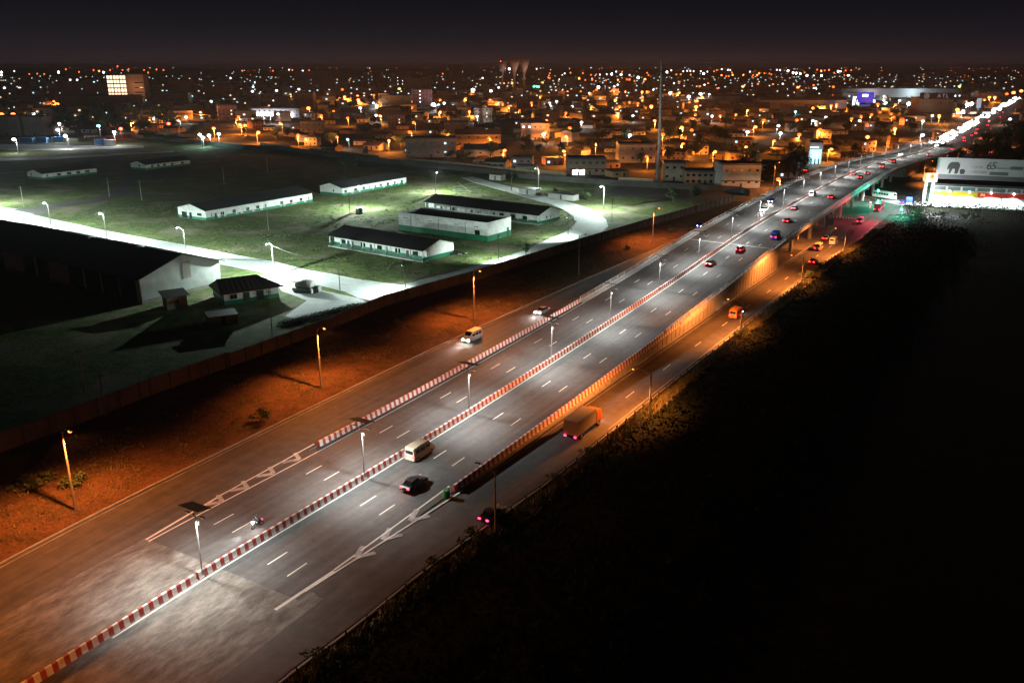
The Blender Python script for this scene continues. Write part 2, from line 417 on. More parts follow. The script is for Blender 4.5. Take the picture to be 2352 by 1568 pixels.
# ------------------------------------------------------------ roads at ground level
mb = MB(); strip(mb, lambda S: LK(S), lambda S: RF(S) - .6, -100, 690, 0.0, 6, z=0)
strip(mb, lambda S: -30 + (S > 5) * 0, 30, 690, 2200, 0.0, 30, z=0)
mb.build('road', ASPHALT_OLD, kind='structure')
mb = MB(); strip(mb, -95, lambda S: LK(S) , 290, 352, .0, 6, z=0); strip(mb, lambda S: RF(S) - .6, 50, 300, 420, .0, 8, z=0)
mb.build('cross_road', ASPHALT_OLD, kind='structure')
# pale dusty concrete paving before the new asphalt
DUST = bpy.data.materials.new('dusty_paving'); DUST.use_nodes = True; n = DUST.node_tree; b = n.nodes["Principled BSDF"]; b.inputs["Roughness"].default_value = .9
uvn = n.nodes.new("ShaderNodeUVMap"); mp = n.nodes.new("ShaderNodeMapping"); mp.inputs["Scale"].default_value = (.22, .55, 1); n.links.new(uvn.outputs[0], mp.inputs[0])
t1 = n.nodes.new("ShaderNodeTexNoise"); t1.inputs["Scale"].default_value = 1.2; t1.inputs["Detail"].default_value = 9; t1.inputs["Roughness"].default_value = .74; t1.inputs["Distortion"].default_value = .12; n.links.new(mp.outputs[0], t1.inputs["Vector"])
rp = n.nodes.new("ShaderNodeValToRGB"); rp.color_ramp.elements[0].position = .33; rp.color_ramp.elements[0].color = (.055, .05, .043, 1); rp.color_ramp.elements[1].position = .68; rp.color_ramp.elements[1].color = (.25, .232, .21, 1)
el = rp.color_ramp.elements.new(.5); el.color = (.135, .123, .108, 1)
n.links.new(t1.outputs[0], rp.inputs[0]); n.links.new(rp.outputs[0], b.inputs["Base Color"])
mb = MB()
ja = deckpt(385, 1222)[0]; jb = deckpt(690, 1352)[0]
jag = [R.uniform(-.35, .35) for _ in range(60)]
offs = frange(-12.4, 14.5, .6)
for i in range(len(offs) - 1):
    o1, o2 = offs[i], offs[i + 1]
    def send(o, k): return ja + (jb - ja) * (o + 12.4) / 25.5 + jag[k]
    Ss = frange(-100, -14, 8)
    for a_, b_ in zip(Ss[:-1], Ss[1:]): mb.face([P(a_, o1, 0, .006), P(a_, o2, 0, .006), P(b_, o2, 0, .006), P(b_, o1, 0, .006)], 0, [(a_, o1), (a_, o2), (b_, o2), (b_, o1)])
    mb.face([P(-14, o1, 0, .006), P(-14, o2, 0, .006), P(send(o2, i + 1), o2, 0, .006), P(send(o1, i), o1, 0, .006)], 0, [(-14, o1), (-14, o2), (send(o2, i + 1), o2), (send(o1, i), o1)])
mb.build('dusty_pavement', DUST, kind='structure')
# kerbs
mb = MB()
sweep(mb, lambda S: [(LK(S) - .28, -.02), (LK(S) - .28, .14), (LK(S), .14), (LK(S), -.02)], -100, 285, 5, close=True, z=0)
sweep(mb, lambda S: [(RF(S) - .9, -.02), (RF(S) - .9, .16), (RF(S) - .6, .16), (RF(S) - .6, -.02)], -100, 275, 5, close=True, z=0)
sweep(mb, lambda S: [(RK(S), -.02), (RK(S), .18), (RK(S) - .35, .18), (RK(S) - .35, -.02)], 34, 262, 5, close=True, z=0)
mb.build('kerb', CONC, kind='structure')
mb = MB(); strip(mb, lambda S: WR(S) + .35, lambda S: RK(S) - .36, 34, 262, .15, 5, z=0)
strip(mb, lambda S: WR(S) - 26, lambda S: RK(S) - .36, 214, 262, .10, 5, z=0)
mb.build('pavement', CONC_D, kind='structure')

# ------------------------------------------------------------ the flyover
ABUT0, ABUT1 = 186, 424
fly = thing('flyover', 'long grey road flyover on concrete piers carrying the highway over the junction', 'flyover', P(0, 0, 0))
mb = MB(); strip(mb, lambda S: -WL(S) + .45, lambda S: WR(S) - .45, 2, 640, .012, 4)
mb.build('carriageway', ASPHALT, fly)
for nm, sg, wf in (('retaining_wall', -1, WL), ('retaining_wall', 1, WR)):
    for s0, s1, s2, s3 in ((30, ABUT0, 48, ABUT0 - 1), (ABUT1, 620, ABUT1 + 2, 600)):
        mb = MB(); st = frange(s0, s1, 4)
        for a_, b_ in zip(st[:-1], st[1:]):
            q = [P(a_, sg * wf(a_), 0, -.05), P(b_, sg * wf(b_), 0, -.05), P(b_, sg * wf(b_), None, .0), P(a_, sg * wf(a_), None, .0)]
            mb.face(q, 0, [(a_, 0), (b_, 0), (b_, q[2].z), (a_, q[3].z)])
    # pilaster joints so the wall shows its panels
        for S in frange(s2, s3, 2.4):
            c = P(S, sg * (wf(S) + .03), 0); hgt = cxyz(S).z - .25
            if hgt < .4: continue
            d = heading(S); mb.box((c.x, c.y, hgt / 2), (.06, .07, hgt), 1, ax=(d, Vector((d.y, -d.x, 0))))
        mb.build(nm, [CONC, CONC_D], fly)
for Sx, sgn in ((ABUT0, 1), (ABUT1, -1)):
    mb = MB(); a_ = P(Sx, -WL(Sx) - .01, 0, -.05); b_ = P(Sx, WR(Sx) + .01, 0, -.05); zt = cxyz(Sx).z - 1.2
    mb.face([a_, b_, Vector((b_.x, b_.y, zt)), Vector((a_.x, a_.y, zt))])
    d = heading(Sx)
    for o in (-WL(Sx) + .6, WR(Sx) - .6):
        c = P(Sx, o, 0); mb.box((c.x, c.y, zt / 2 + .2), (.9, 1.2, zt + .4), 0, ax=(d, Vector((d.y, -d.x, 0))))
    mb.build('abutment', CONC, fly)
mb = MB()
sweep(mb, lambda S: [(-WL(S) - .02, -.0), (-WL(S) - .02, -.75), (-WL(S) + 2.2, -1.0), (-WL(S) + 2.6, -1.7), (WR(S) - 2.6, -1.7), (WR(S) - 2.2, -1.0), (WR(S) + .02, -.75), (WR(S) + .02, -.0)], ABUT0, ABUT1, 5)
mb.build('deck_slab', CONC, fly)
k = 0
for S in frange(ABUT0 + 24, ABUT1 - 22, 24.5):
    d = heading(S); ax = (d, Vector((d.y, -d.x, 0))); zt = cxyz(S).z - 1.7
    for o in (-9.2, 9.2):
        mb = MB(); c = P(S, o, 0); mb.box((c.x, c.y, zt - .55), (1.5, 8.2, 1.1), 0, ax=ax); mb.box((c.x, c.y, zt - 1.3), (1.3, 5.0, .5), 0, ax=ax, taper=1.25); mb.build('pier_cap', CONC, fly)
    for o in (-11.3, -7.1, 7.1, 11.3):
        c = P(S, o, 0); MB().tube([(c.x, c.y, 0), (c.x, c.y, zt - 1.3)], .62, 14).build('pier', CONC, fly)
        k += 1
mb = MB()
sweep(mb, lambda S: [(-WL(S), -.4), (-WL(S), .42), (-WL(S) + .45, .42), (-WL(S) + .45, 0.0)], 116, 600, 4)
sweep(mb, lambda S: [(-WL(S) + .45, 0.0), (-WL(S) + .45, .16), (-WL(S) + 1.3, .16), (-WL(S) + 1.3, .0)], 116, 600, 4)
mb.build('parapet', CONC_L, fly)
mb = MB()
sweep(mb, lambda S: [(WR(S), -.75), (WR(S) + .05, .45), (WR(S) - .4, .45), (WR(S) - .4, 0.0)], 112, 600, 4)
mb.build('parapet', CONC_L, fly)
mb = MB()
Se = deckpt(1600, 551)[0]; Sf = deckpt(1768, 571)[0]
q = [P(Se - .25, -WL(Se) + 1.3, None, .03), P(Se + .25, -WL(Se) + 1.3, None, .03), P(Sf + .25, WR(Sf) - .45, None, .03), P(Sf - .25, WR(Sf) - .45, None, .03)]
n = 12
for i in range(n):
    a_ = q[0].lerp(q[3], i / n); b_ = q[1].lerp(q[2], i / n); c_ = q[1].lerp(q[2], (i + 1) / n); d_ = q[0].lerp(q[3], (i + 1) / n)
    for w in (a_, b_, c_, d_): w.z = cxyz(SO(w)[0]).z + .03
    mb.face([a_, b_, c_, d_])
mb.build('expansion_joint', CONC_L, fly)
localize(fly)

# new asphalt before the ramp is its own sheet on the old road
mb = MB()
for i in range(len(offs) - 1):
    o1, o2 = offs[i], offs[i + 1]; s1 = ja + (jb - ja) * (o1 + 12.4) / 25.5 + jag[i]; s2 = ja + (jb - ja) * (o2 + 12.4) / 25.5 + jag[i + 1]
    mb.face([P(s1, o1, 0, .005), P(s2, o2, 0, .005), P(2, o2, 0, .005), P(2, o1, 0, .005)], 0, [(s1, o1 + 12.4), (s2, o2 + 12.4), (2, o2 + 12.4), (2, o1 + 12.4)])
mb.build('new_asphalt', ASPHALT, kind='structure')

# ------------------------------------------------------------ road markings
mb = MB()
DZ = .022
def dash(S, off, L=3.1, w=.17, z=None, m=0):
    strip(mb, off - w / 2, off + w / 2, S - L / 2, S + L / 2, DZ, 3.2, m, z=z)
def lanescale(S): return float(np.interp(S, [0, 150, 230, 300], [1, 1.02, 1.08, 1.10]))
for base, px in ((-7.75, (511, 1191)), (-4.35, (552, 1208))):
    S = deckpt(*px)[0]
    while S < 600:
        dash(S, base * lanescale(S)); S += float(np.interp(S, [0, 60, 110, 200, 300], [15.9, 15.9, 16.2, 18.5, 20]))
for base, px in ((4.55, (633, 1280)), (8.15, (679, 1306))):
    S = deckpt(*px)[0]
    while S < 600:
        dash(S, base * lanescale(S)); S += float(np.interp(S, [0, 60, 110, 200, 300], [15.9, 15.9, 16.2, 18.5, 20]))
strip(mb, .55, .75, -12, 640, DZ, 4)
strip(mb, lambda S: -WL(S) + 1.42, lambda S: -WL(S) + 1.64, deckpt(335, 1240)[0], 600, DZ, 4)
# left gore
def poly_px(pxs, m=0, w=None):
    mb.face([ (lambda q: Vector((q.x, q.y, DZ)))(G(u, v)) for u, v in pxs], m)
def line_px(a, b, w, m=0, n=6):
    A = G(*a); B = G(*b); d = (B - A); d.z = 0; d.normalize(); nrm = Vector((d.y, -d.x, 0)) * w / 2
    zf = lambda q: Vector((q.x, q.y, cxyz(SO(q)[0]).z + DZ + .004))
    for i in range(n):
        p = A.lerp(B, i / n); q = A.lerp(B, (i + 1) / n)
        mb.face([zf(p - nrm), zf(q - nrm), zf(q + nrm), zf(p + nrm)], m)
line_px((335, 1239), (500, 1142), .34); line_px((500, 1141), (722, 1021), .26)
for cx_, cy_ in ((497, 1149), (554, 1117), (615, 1085), (674, 1053)):
    line_px((cx_ - 26, cy_ + 10), (cx_ + 14, cy_ + 3), .75, 1, 1); line_px((cx_ + 14, cy_ + 3), (cx_ + 4, cy_ - 12), .6, 1, 1)
line_px((632, 1400), (767, 1311), .42); line_px((767, 1309), (1032, 1118), .24); line_px((700, 1358), (1064, 1127), .24)
for cx_, cy_ in ((832, 1268), (894, 1227), (956, 1184)):
    line_px((cx_ - 14, cy_ + 12), (cx_ + 2, cy_ - 14), .7, 1, 1); line_px((cx_ - 14, cy_ + 12), (cx_ + 30, cy_ + 1), .7, 1, 1)
S = SO(G(1447, 906))[0]
drf = offfun([(1447, 906), (1533, 842), (1606, 788), (1723, 700), (1773, 664), (1889, 579), (1948, 536)])
while S < 280:
    strip(mb, drf(S) - .09, drf(S) + .09, S - 1.8, S + 1.8, DZ, 4, 0, z=0); S += 16.6
strip(mb, lambda S: LK(S) + .5, lambda S: LK(S) + .62, -60, 280, DZ, 6, 1, z=0)
strip(mb, lambda S: RF(S) - 1.5, lambda S: RF(S) - 1.38, 60, 280, DZ, 6, 1, z=0)
strip(mb, lambda S: RK(S) + .55, lambda S: RK(S) + .70, 40, 262, DZ, 6, 1, z=0)
mb.build('road_marking', [PAINT, PAINT_WORN], kind='structure')

# ------------------------------------------------------------ striped barriers and railings
def jersey(name, label, off, S0, S1, h=.85, side=0, bottom=0.0):
    t = thing(name, label, 'road barrier', P(S0, off if not callable(off) else off(S0)))
    of = off if callable(off) else (lambda S: off)
    mb = MB()
    sweep(mb, lambda S: [(of(S) - .30, bottom), (of(S) - .20, .25), (of(S) - .13, h), (of(S) + .13, h), (of(S) + .20, .25), (of(S) + .30, bottom)], S0, S1, 4, close=True)
    mb.build('painted_body', STRIPE, t); localize(t); return t
jersey('median_barrier', 'red and white striped concrete barrier dividing the two carriageways', 0, -90, -1.2)
jersey('median_barrier', 'long red and white striped median barrier from the first solar lamp onto the flyover', 0, -.7, 640)
jersey('striped_barrier', 'red and white striped barrier on the left edge beside the left service road', lambda S: -WL(S) + .35, deckpt(724, 1023)[0], 116)
jersey('striped_barrier', 'red and white striped barrier on the right edge above the orange lit service road', lambda S: WR(S) - .3, deckpt(1030, 1125)[0], 112, 1.0)

def railing(name, label, off, S0, S1, base, post_gap, hgt, mats, bars, lean=.0, posts_max=98, postw=.12):
    t = thing(name, label, 'railing', P(S0, off(S0), None if base is not None else 0))
    mb = MB(); z0 = None if base is not None else 0; bz = base or 0
    for hb, r in bars:
        sweep(mb, lambda S: [(off(S) + lean - r, bz + hb - r), (off(S) + lean - r, bz + hb + r), (off(S) + lean + r, bz + hb + r), (off(S) + lean + r, bz + hb - r)], S0, S1, 5, close=True, z=z0)
    mb.build('handrail', mats, t)
    Ss = frange(S0, S1, post_gap); extra = MB()
    for i, S in enumerate(Ss):
        m_ = MB() if i < posts_max else extra
        d = heading(S); c = P(S, off(S) + lean * .5, z0); m_.box((c.x, c.y, c.z + bz + hgt / 2), (postw, postw * 1.6, hgt), 0, ax=(d, Vector((d.y, -d.x, 0))))
        if i < posts_max: m_.build('post', mats, t)
    if extra.f:
        o = extra.build('post', mats, t); o['kind'] = 'stuff'
    localize(t); return t
railing('bridge_railing', 'grey steel railing along the left parapet of the flyover', lambda S: -WL(S) + .22, 117, 585, .42, 4.0, .75, RAIL, [(.72, .05), (.40, .035)])
railing('bridge_railing', 'pale steel railing along the right parapet of the flyover, with close posts', lambda S: WR(S) - .2, 104, 560, .45, 3.4, .95, RAIL, [(.92, .055), (.55, .04), (.28, .03)], .0, 98, .16)
railing('guard_fence', 'dark post and rail fence between the right service road and the black scrub', lambda S: RF(S), -58, 262, None, 3.4, 1.15, METALD, [(1.1, .06), (.62, .05)], 0, 98, .10)
# ------------------------------------------------------------ end of the right striped barrier: green crash cushion
q = P(deckpt(1024, 1131)[0] - .9, WR(30) - .3, 0)
cc = thing('crash_cushion', 'green plastic crash cushion at the nose of the right striped barrier', 'crash cushion', q, math.radians(-31))
gm = mat('green_plastic', (.02, .22, .09), .5)
MB().tube([(0, 0, 0), (0, 0, .12), (0, 0, 1.15)], [.55, .5, .42], 14).build('drum', gm, cc)
MB().box((0, .1, 1.32), (.62, .08, .34)).build('sign_board', gm, cc); MB().box((0, .05, 1.32), (.34, .03, .18)).build('chevron_plate', PAINT, cc)

# ------------------------------------------------------------ solar lamps on the median
LED = emis('led_lens', (1.0, .97, .92), 2.5)
def solar_proto():
    t = thing('solar_street_lamp', 'x', 'street lamp')
    MB().tube([(0, 0, 0), (0, 0, 7.6)], [.11, .075], 8).build('pole', METAL, t)
    MB().box((0, 0, .45), (.42, .42, .9)).build('base_block', CONC, t)
    p = MB(); p.box((0, 0, 0), (1.9, 3.0, .06)); o = p.build('solar_panel', PANEL, t)
    o.data.transform(Matrix.Translation((0.1, 0, 8.6)) @ Matrix.Rotation(math.radians(13), 4, 'Y'))
    f = MB(); f.box((0, 0, -.05), (1.96, .05, .07)); f.box((0, .8, -.05), (1.96, .05, .07)); f.box((0, -.8, -.05), (1.96, .05, .07)); f.tube([(0, 0, -.05), (-.1, 0, -1.1)], .05, 6)
    o2 = f.build('panel_frame', METALD, o); o2.data.transform(Matrix.Translation((0.1, 0, 8.6)) @ Matrix.Rotation(math.radians(13), 4, 'Y'))
    MB().box((0.16, 0, 6.6), (.22, .34, .5)).build('battery_box', METALD, t)
    for s in (-1, 1):
        MB().tube([(0, 0, 7.3), (0, s * .9, 7.62)], .035, 6).build('arm', METAL, t)
        h = MB(); h.box((0, s * 1.2, 7.66), (.26, .62, .08)); hd = h.build('luminaire', METALD, t)
        MB().box((0, s * 1.2, 7.60), (.20, .50, .03)).build('lens', LED, hd)
        light(t, 'SPOT', (0, s * 1.25, 7.5), (.97, .99, .95), 3800, .18, rot=(math.radians(s * 8), 0, 0), cone=math.radians(160), blend=.5, wing=2.0, cuts=(.36, .62))
    return t
lampP = Proto(solar_proto())
Ss = [0.0]
for px in ((818, 1092), (1058, 945), (1247, 826), (1395, 741)):
    Ss.append(deckpt(*px)[0])
while Ss[-1] < 560: Ss.append(Ss[-1] + float(np.interp(Ss[-1], [100, 200, 400], [26.5, 27.5, 29])))
ORD = ['nearest', 'second', 'third', 'fourth', 'fifth', 'sixth', 'seventh', 'eighth', 'ninth', 'tenth', 'eleventh', 'twelfth', 'thirteenth', 'fourteenth', 'fifteenth', 'sixteenth', 'seventeenth', 'eighteenth', 'nineteenth', 'twentieth', 'twenty-first', 'twenty-second', 'twenty-third', 'twenty-fourth', 'twenty-fifth']
for i, S in enumerate(Ss):
    d = heading(S); lampP.put(P(S, 0), math.atan2(d.y, d.x), f'{ORD[i]} solar lamp from the near end of the striped median barrier', 'solar lamps along the median')

# ------------------------------------------------------------ sodium and mercury lamps
SOD = (1.0, .27, .05); COOL = (.80, 1.0, .93)
EM = {
 'o': emis('sodium_glow', (1.0, .15, .02), 3.2), 'O': emis('bright_sodium_glow', (1.0, .22, .04), 6.5), 'w': emis('white_glow', (.95, .97, 1.0), 3.5),
 'W': emis('bright_white_glow', (.95, .97, 1.0), 16), 'c': emis('cyan_white_glow', (.55, .95, 1.0), 3.5), 'C': emis('bright_cyan_glow', (.45, .95, 1.0), 16),
 'r': emis('red_glow', (1.0, .10, .05), 9), 'b': emis('blue_glow', (.12, .22, 1.0), 14), 'g': emis('green_glow', (.05, .9, .45), 10), 'y': emis('yellow_glow', (1.0, .8, .05), 12)}
LC = {'o': (1.0, .27, .035), 'O': (1.0, .29, .04), 'w': (.92, .96, 1), 'W': (.92, .96, 1), 'c': (.5, .95, 1), 'C': (.5, .95, 1), 'r': (1, .1, .05), 'b': (.1, .2, 1), 'g': (.05, .9, .5), 'y': (1, .8, .1)}
def street_lamp(hgt, arm, em, power, col, lensr=.22, armz=.5, pole=POLE, spot=0, cone=140, name='street_lamp', poler=(.17, .09)):
    t = thing(name, 'x', 'street lamp')
    MB().tube([(0, 0, -.1), (0, 0, hgt)], list(poler), 8).build('pole', pole, t)
    MB().tube([(0, 0, hgt - .4), (arm * .5, 0, hgt + armz * .8), (arm, 0, hgt + armz)], .045, 6).build('arm', METAL, t)
    hd = MB().box((arm + .2, 0, hgt + armz), (.8, .32, .14), taper=.7).build('luminaire', METALD, t)
    if em:
        MB().ball((arm + .25, 0, hgt + armz - .12), lensr, n=10, m=6, sz=.75).build('lens', em, hd)
        if power and spot: light(t, 'SPOT', (arm + .25, 0, hgt + armz - .18 - lensr), col, power, .15, rot=(0, math.radians(-spot), 0), cone=math.radians(cone), blend=.85, wing=2.2, cuts=(.16, .5))
        elif power and cone == 0: light(t, 'POINT', (arm + .25, 0, hgt + armz - .18 - lensr), col, power, .12, wing=.45, up=.15, cuts=(.0, .22))
        elif power: light(t, 'SPOT', (arm + .25, 0, hgt + armz - .18 - lensr), col, power, .12, cone=math.radians(172), blend=.2, wing=1.6, cuts=(.05, .25))
    return t
def aim(base, head):
    d = head - base; return math.atan2(d.y, d.x)
# left bank
pO = Proto(street_lamp(11.0, 1.5, EM['O'], 12500, SOD, .24, spot=22, cone=168)); pOff = Proto(street_lamp(11.0, 1.6, None, 0, SOD, name='unlit_street_lamp'))
bank = [((174, 1172), (156, 985), 1, 'leaning orange sodium lamp on the bank at the far left of the service road'), ((738, 893), (745, 755), 1, 'orange sodium lamp on the bank casting a V shaped shadow, left of the striped barrier'),
        ((1089, 735), (1112, 611), 1, 'sodium lamp on the bank in front of the road along the compound wall'), ((1329, 634), (1351, 529), 0, 'unlit lamp on the bank below the compound road bend'),
        ((1498, 559), (1517, 466), 1, 'orange sodium lamp on the grassy bank beside the start of the flyover'), ((1776, 430), (1790, 382), 1, 'orange sodium lamp on the sandy corner left of the flyover')]
for b_, h_, lit, lab in bank:
    base = G(*b_); S_, o_ = SO(base); d = heading(S_); ang = math.atan2(-d.x, d.y)
    (pO if lit else pOff).put(base, ang, lab, 'lamps along the left service road')
pO2 = Proto(street_lamp(7.2, 2.9, EM['O'], 13500, SOD, .2, .3, spot=18, cone=162))
for i, (b_, lab) in enumerate((((1138, 1222), 'thin dark lamp post by the right service road nearest the camera, its lamp out'), ((1491, 953), 'sodium lamp over the right service road opposite the striped barrier, nearest lit one'),
        ((1700, 769), 'sodium lamp over the right service road where the retaining wall glows orange'), ((1840, 653), 'sodium lamp over the right service road near the flyover abutment'), ((1938, 582), 'sodium lamp by the right service road just before the traffic lights'))):
    base = G(*b_); S_, o_ = SO(base); d = heading(S_); ang = math.atan2(d.x, -d.y)
    if i == 0: Proto(street_lamp(8.2, 2.2, None, 0, SOD, name='unlit_street_lamp')).put(base, ang, lab, 'lamps along the right service road')
    else: pO2.put(base, ang, lab, 'lamps along the right service road')
# two more sodium lamps just outside the frame light the bottom corners
for S_, off_, p_, ang, lab in ((-34, 'L', 2600, 0, 'orange sodium lamp on the bank before the left corner of the picture'), (-44, 'R', 3600, 0, 'orange sodium lamp by the guard fence before the bottom edge of the picture')):
    base = P(S_, LK(S_) - 3, 0) if off_ == 'L' else P(S_, RF(S_) + .5, 0); d = heading(S_)
    pO.put(base, math.atan2(-d.x, d.y) + (0 if off_ == 'L' else math.pi), lab, 'lamps along the left service road' if off_ == 'L' else 'lamps along the right service road')
for S_, o_ in ((440, 20), (475, 21), (520, 22), (400, 27), (560, -22), (500, -24), (610, 20), (660, -20), (720, 18), (800, -17), (900, 17), (1010, -17), (1150, 17), (1300, -17)):
    base = P(S_, o_, 0); d = heading(S_); pO2.put(base, math.atan2(-d.x, d.y) + (math.pi if o_ < 0 else 0), 'sodium lamp beside the highway beyond the flyover', 'far highway lamps')

# compound lamps
CW = emis('compound_lens', (.82, 1.0, .95), 60)
pC = Proto(street_lamp(8.6, 1.7, CW, 46000, COOL, .17, cone=0)); pC2 = Proto(street_lamp(8.9, 1.6, emis('dim_compound_lens', (.82, 1., .95), 14), 7000, COOL, .16, cone=0))
comp = [((119, 527), (97, 466), pC, 'white compound lamp beside the junction at the end of the lit road'), ((247, 556), (224, 490), pC, 'white compound lamp on the road behind the warehouse ridge'),
        ((429, 593), (408, 523), pC, 'white compound lamp standing above the warehouse gable'), ((630, 633), (610, 561), pC, 'white compound lamp standing behind the hip roofed house'),
        ((1001, 443.6), (1010, 393), pC, 'bright white lamp in the grass behind the long white building'), ((823, 482), (835, 423), pC, 'bright white lamp in front of the far white building with green base'),
        ((1237, 433.6), (1223, 389), pC2, 'dim white lamp beside the upper stretch of the compound road'), ((1386, 480.6), (1371, 430), pC, 'white lamp outside the bend of the compound road'),
        ((-30, 470), (-10, 430), pC, 'white compound lamp beyond the left end of the lit road')]
for b_, h_, pr, lab in comp:
    base = G(*b_); hd = G(h_[0], h_[1], 9.0); pr.put(base, aim(base, hd), lab, 'white compound lamps')
# overexposed junction on the left: one floodlight mast
fm = street_lamp(9.5, 2.0, CW, 40000, COOL, .3, cone=0, name='floodlight'); fm.location = G(-18, 500); fm['label'] = 'powerful white floodlight at the left end of the compound road'; fm['category'] = 'floodlight'
# unlit poles
def pole_proto(h, r=.12, m=POLE):
    t = thing('utility_pole', 'x', 'utility pole'); MB().tube([(0, 0, 0), (0, 0, h)], [r, r * .65], 8).build('pole', m, t)
    MB().box((0, 0, h - .45), (1.2, .1, .1)).build('crossarm', METALD, t)
    for x in (-.5, .5): MB().tube([(x, 0, h - .4), (x, 0, h - .2)], .05, 6).build('insulator', CONC_L, t)
    return t
pp = Proto(pole_proto(8.2)); ppd = Proto(pole_proto(8.0, .13, WOOD))
POLES = [((617, 529), 0, 'pale utility pole in front of the gabled white building'), ((326, 460), 0, 'faint utility pole inside the dark loop road'), ((55, 476), 0, 'pale leaning utility pole at the left edge above the road junction'),
         ((252, 452), 0, 'pale utility pole right of the far left white building'), ((804, 491), 1, 'tall dark utility pole in the middle of the compound grass'), ((1304.5, 550), 0, 'thin pole inside the bend of the compound road'),
         ((1145, 602), 0, 'pole in the grass beside the compound wall road'), ((932, 673), 1, 'T topped wooden pole where the two compound roads meet'), ((781, 666), 1, 'dark pole beside the lit road right of the white tank'),
         ((624, 750), 0, 'short pole in the dark yard below the hip roofed house'), ((1405, 508), 0, 'pole outside the road bend near the dark trees'), ((1175, 438), 1, 'pole in front of the yellow lit stretch of perimeter wall'),
         ((195, 905), 0, 'faint short pole in the dark yard at the left'), ((245, 965), 1, 'barely visible tall pole against the dark compound wall'), ((615, 395), 0, 'thin pole far back in the dark field'), ((515, 425), 0, 'thin pole in the dark field behind the gabled building'),
         ((1170, 387), 0, 'pole near the perimeter wall above the bright compound lamp'), ((820, 384), 0, 'pole in the dark field near the perimeter wall')]
PB = {}
for b_, k_, lab in POLES:
    base = G(*b_); PB[b_] = base; (ppd if k_ else pp).put(base, .6, lab, 'poles in the compound')
for px_, hp, lab in (((1145, 602), (1128, 545), 'field lamp mounted low on the second pole of the compound wall road'), ((1304.5, 550), (1288, 500), 'field lamp mounted on the pole inside the compound road bend'), ((932, 673), (922, 612), 'field lamp mounted on the T topped pole where the roads meet')):
    b_ = PB[px_]; dd = (G(980, 500) if px_[0] > 1000 else G(760, 662)) - b_; dd.z = 0; dd.normalize()
    fl_ = thing('field_lamp', lab, 'lamp', b_ + Vector((0, 0, 6.9)), math.atan2(dd.y, dd.x), 'field lamps on the poles')
    MB().tube([(.1, 0, 0), (.6, 0, .15)], .04, 6).build('arm', METAL, fl_); hd_ = MB().box((.75, 0, .15), (.35, .3, .12)).build('luminaire', METALD, fl_); MB().box((.78, 0, .08), (.24, .2, .03)).build('lens', CW, hd_)
    light(fl_, 'SPOT', (.9, 0, 0), COOL, 26000, .15, rot=(0, math.radians(-42), 0), cone=math.radians(140), blend=.6)
def wire(a, b, sag=1.2, r=.025):
    pts = []
    for i in range(11):
        t = i / 10; p = a.lerp(b, t); p.z -= sag * 4 * t * (1 - t); pts.append(p)
    mb = MB().tube([p - pts[0] for p in pts], r, 4, cap=False); o = mb.build('cable', WIRE); o.location = pts[0]; return o
top = lambda px, h=7.9: PB[px] + Vector((0, 0, h))
for a_, b_, lab in ((top((781, 666)), top((932, 673)), 'cable from the dark pole beside the tank to the T topped pole'), (top((932, 673)), top((1145, 602)), 'cable from the T topped pole to the pole beside the wall road'),
                  (top((1145, 602)), top((1304.5, 550)), 'cable between the two poles inside the compound road bend'), (G(630, 633) + Vector((0, 0, 8.3)), top((781, 666)), 'cable from the white lamp behind the hip roofed house to the dark pole')):
    tag(wire(a_, b_), lab, 'cable')

# ------------------------------------------------------------ compound buildings
def axes(dirdeg):
    a = math.radians(dirdeg); return Vector((math.sin(a), math.cos(a), 0))
def wallbox(mb, A, u, v, L, Wd, h, base_h=1.0, mi=0, mg=1):
    """four walls with a painted plinth; u,v unit vectors"""
    c = [A, A + u * L, A + u * L + v * Wd, A + v * Wd]
    for i in range(4):
        p, q = c[i], c[(i + 1) % 4]
        mb.face([p, q, q + Vector((0, 0, base_h)), p + Vector((0, 0, base_h))], mg)
        mb.face([p + Vector((0, 0, base_h)), q + Vector((0, 0, base_h)), q + Vector((0, 0, h)), p + Vector((0, 0, h))], mi)
def opening(root, A, dirv, outv, s, w, z0, h, name='window', frame=None, glass=GLASSD):
    """opening centred s metres along dirv from A"""
    c = A + dirv * s + Vector((0, 0, z0 + h / 2)) + outv * .03; ax = (dirv, outv)
    o = MB().box(c, (w, .06, h), ax=ax).build(name, glass, root)
    if frame:
        m = MB(); 
        for dx in (-w / 2 - .05, w / 2 + .05): m.box(c + dirv * dx, (.1, .14, h + .2), ax=ax)
        for dz in (-h / 2 - .05, h / 2 + .05): m.box(c + Vector((0, 0, dz)), (w + .2, .16, .1), ax=ax)
        if name == 'window': m.box(c + outv * .03, (.06, .05, h), ax=ax)
        m.build('frame', frame, o)
    return o
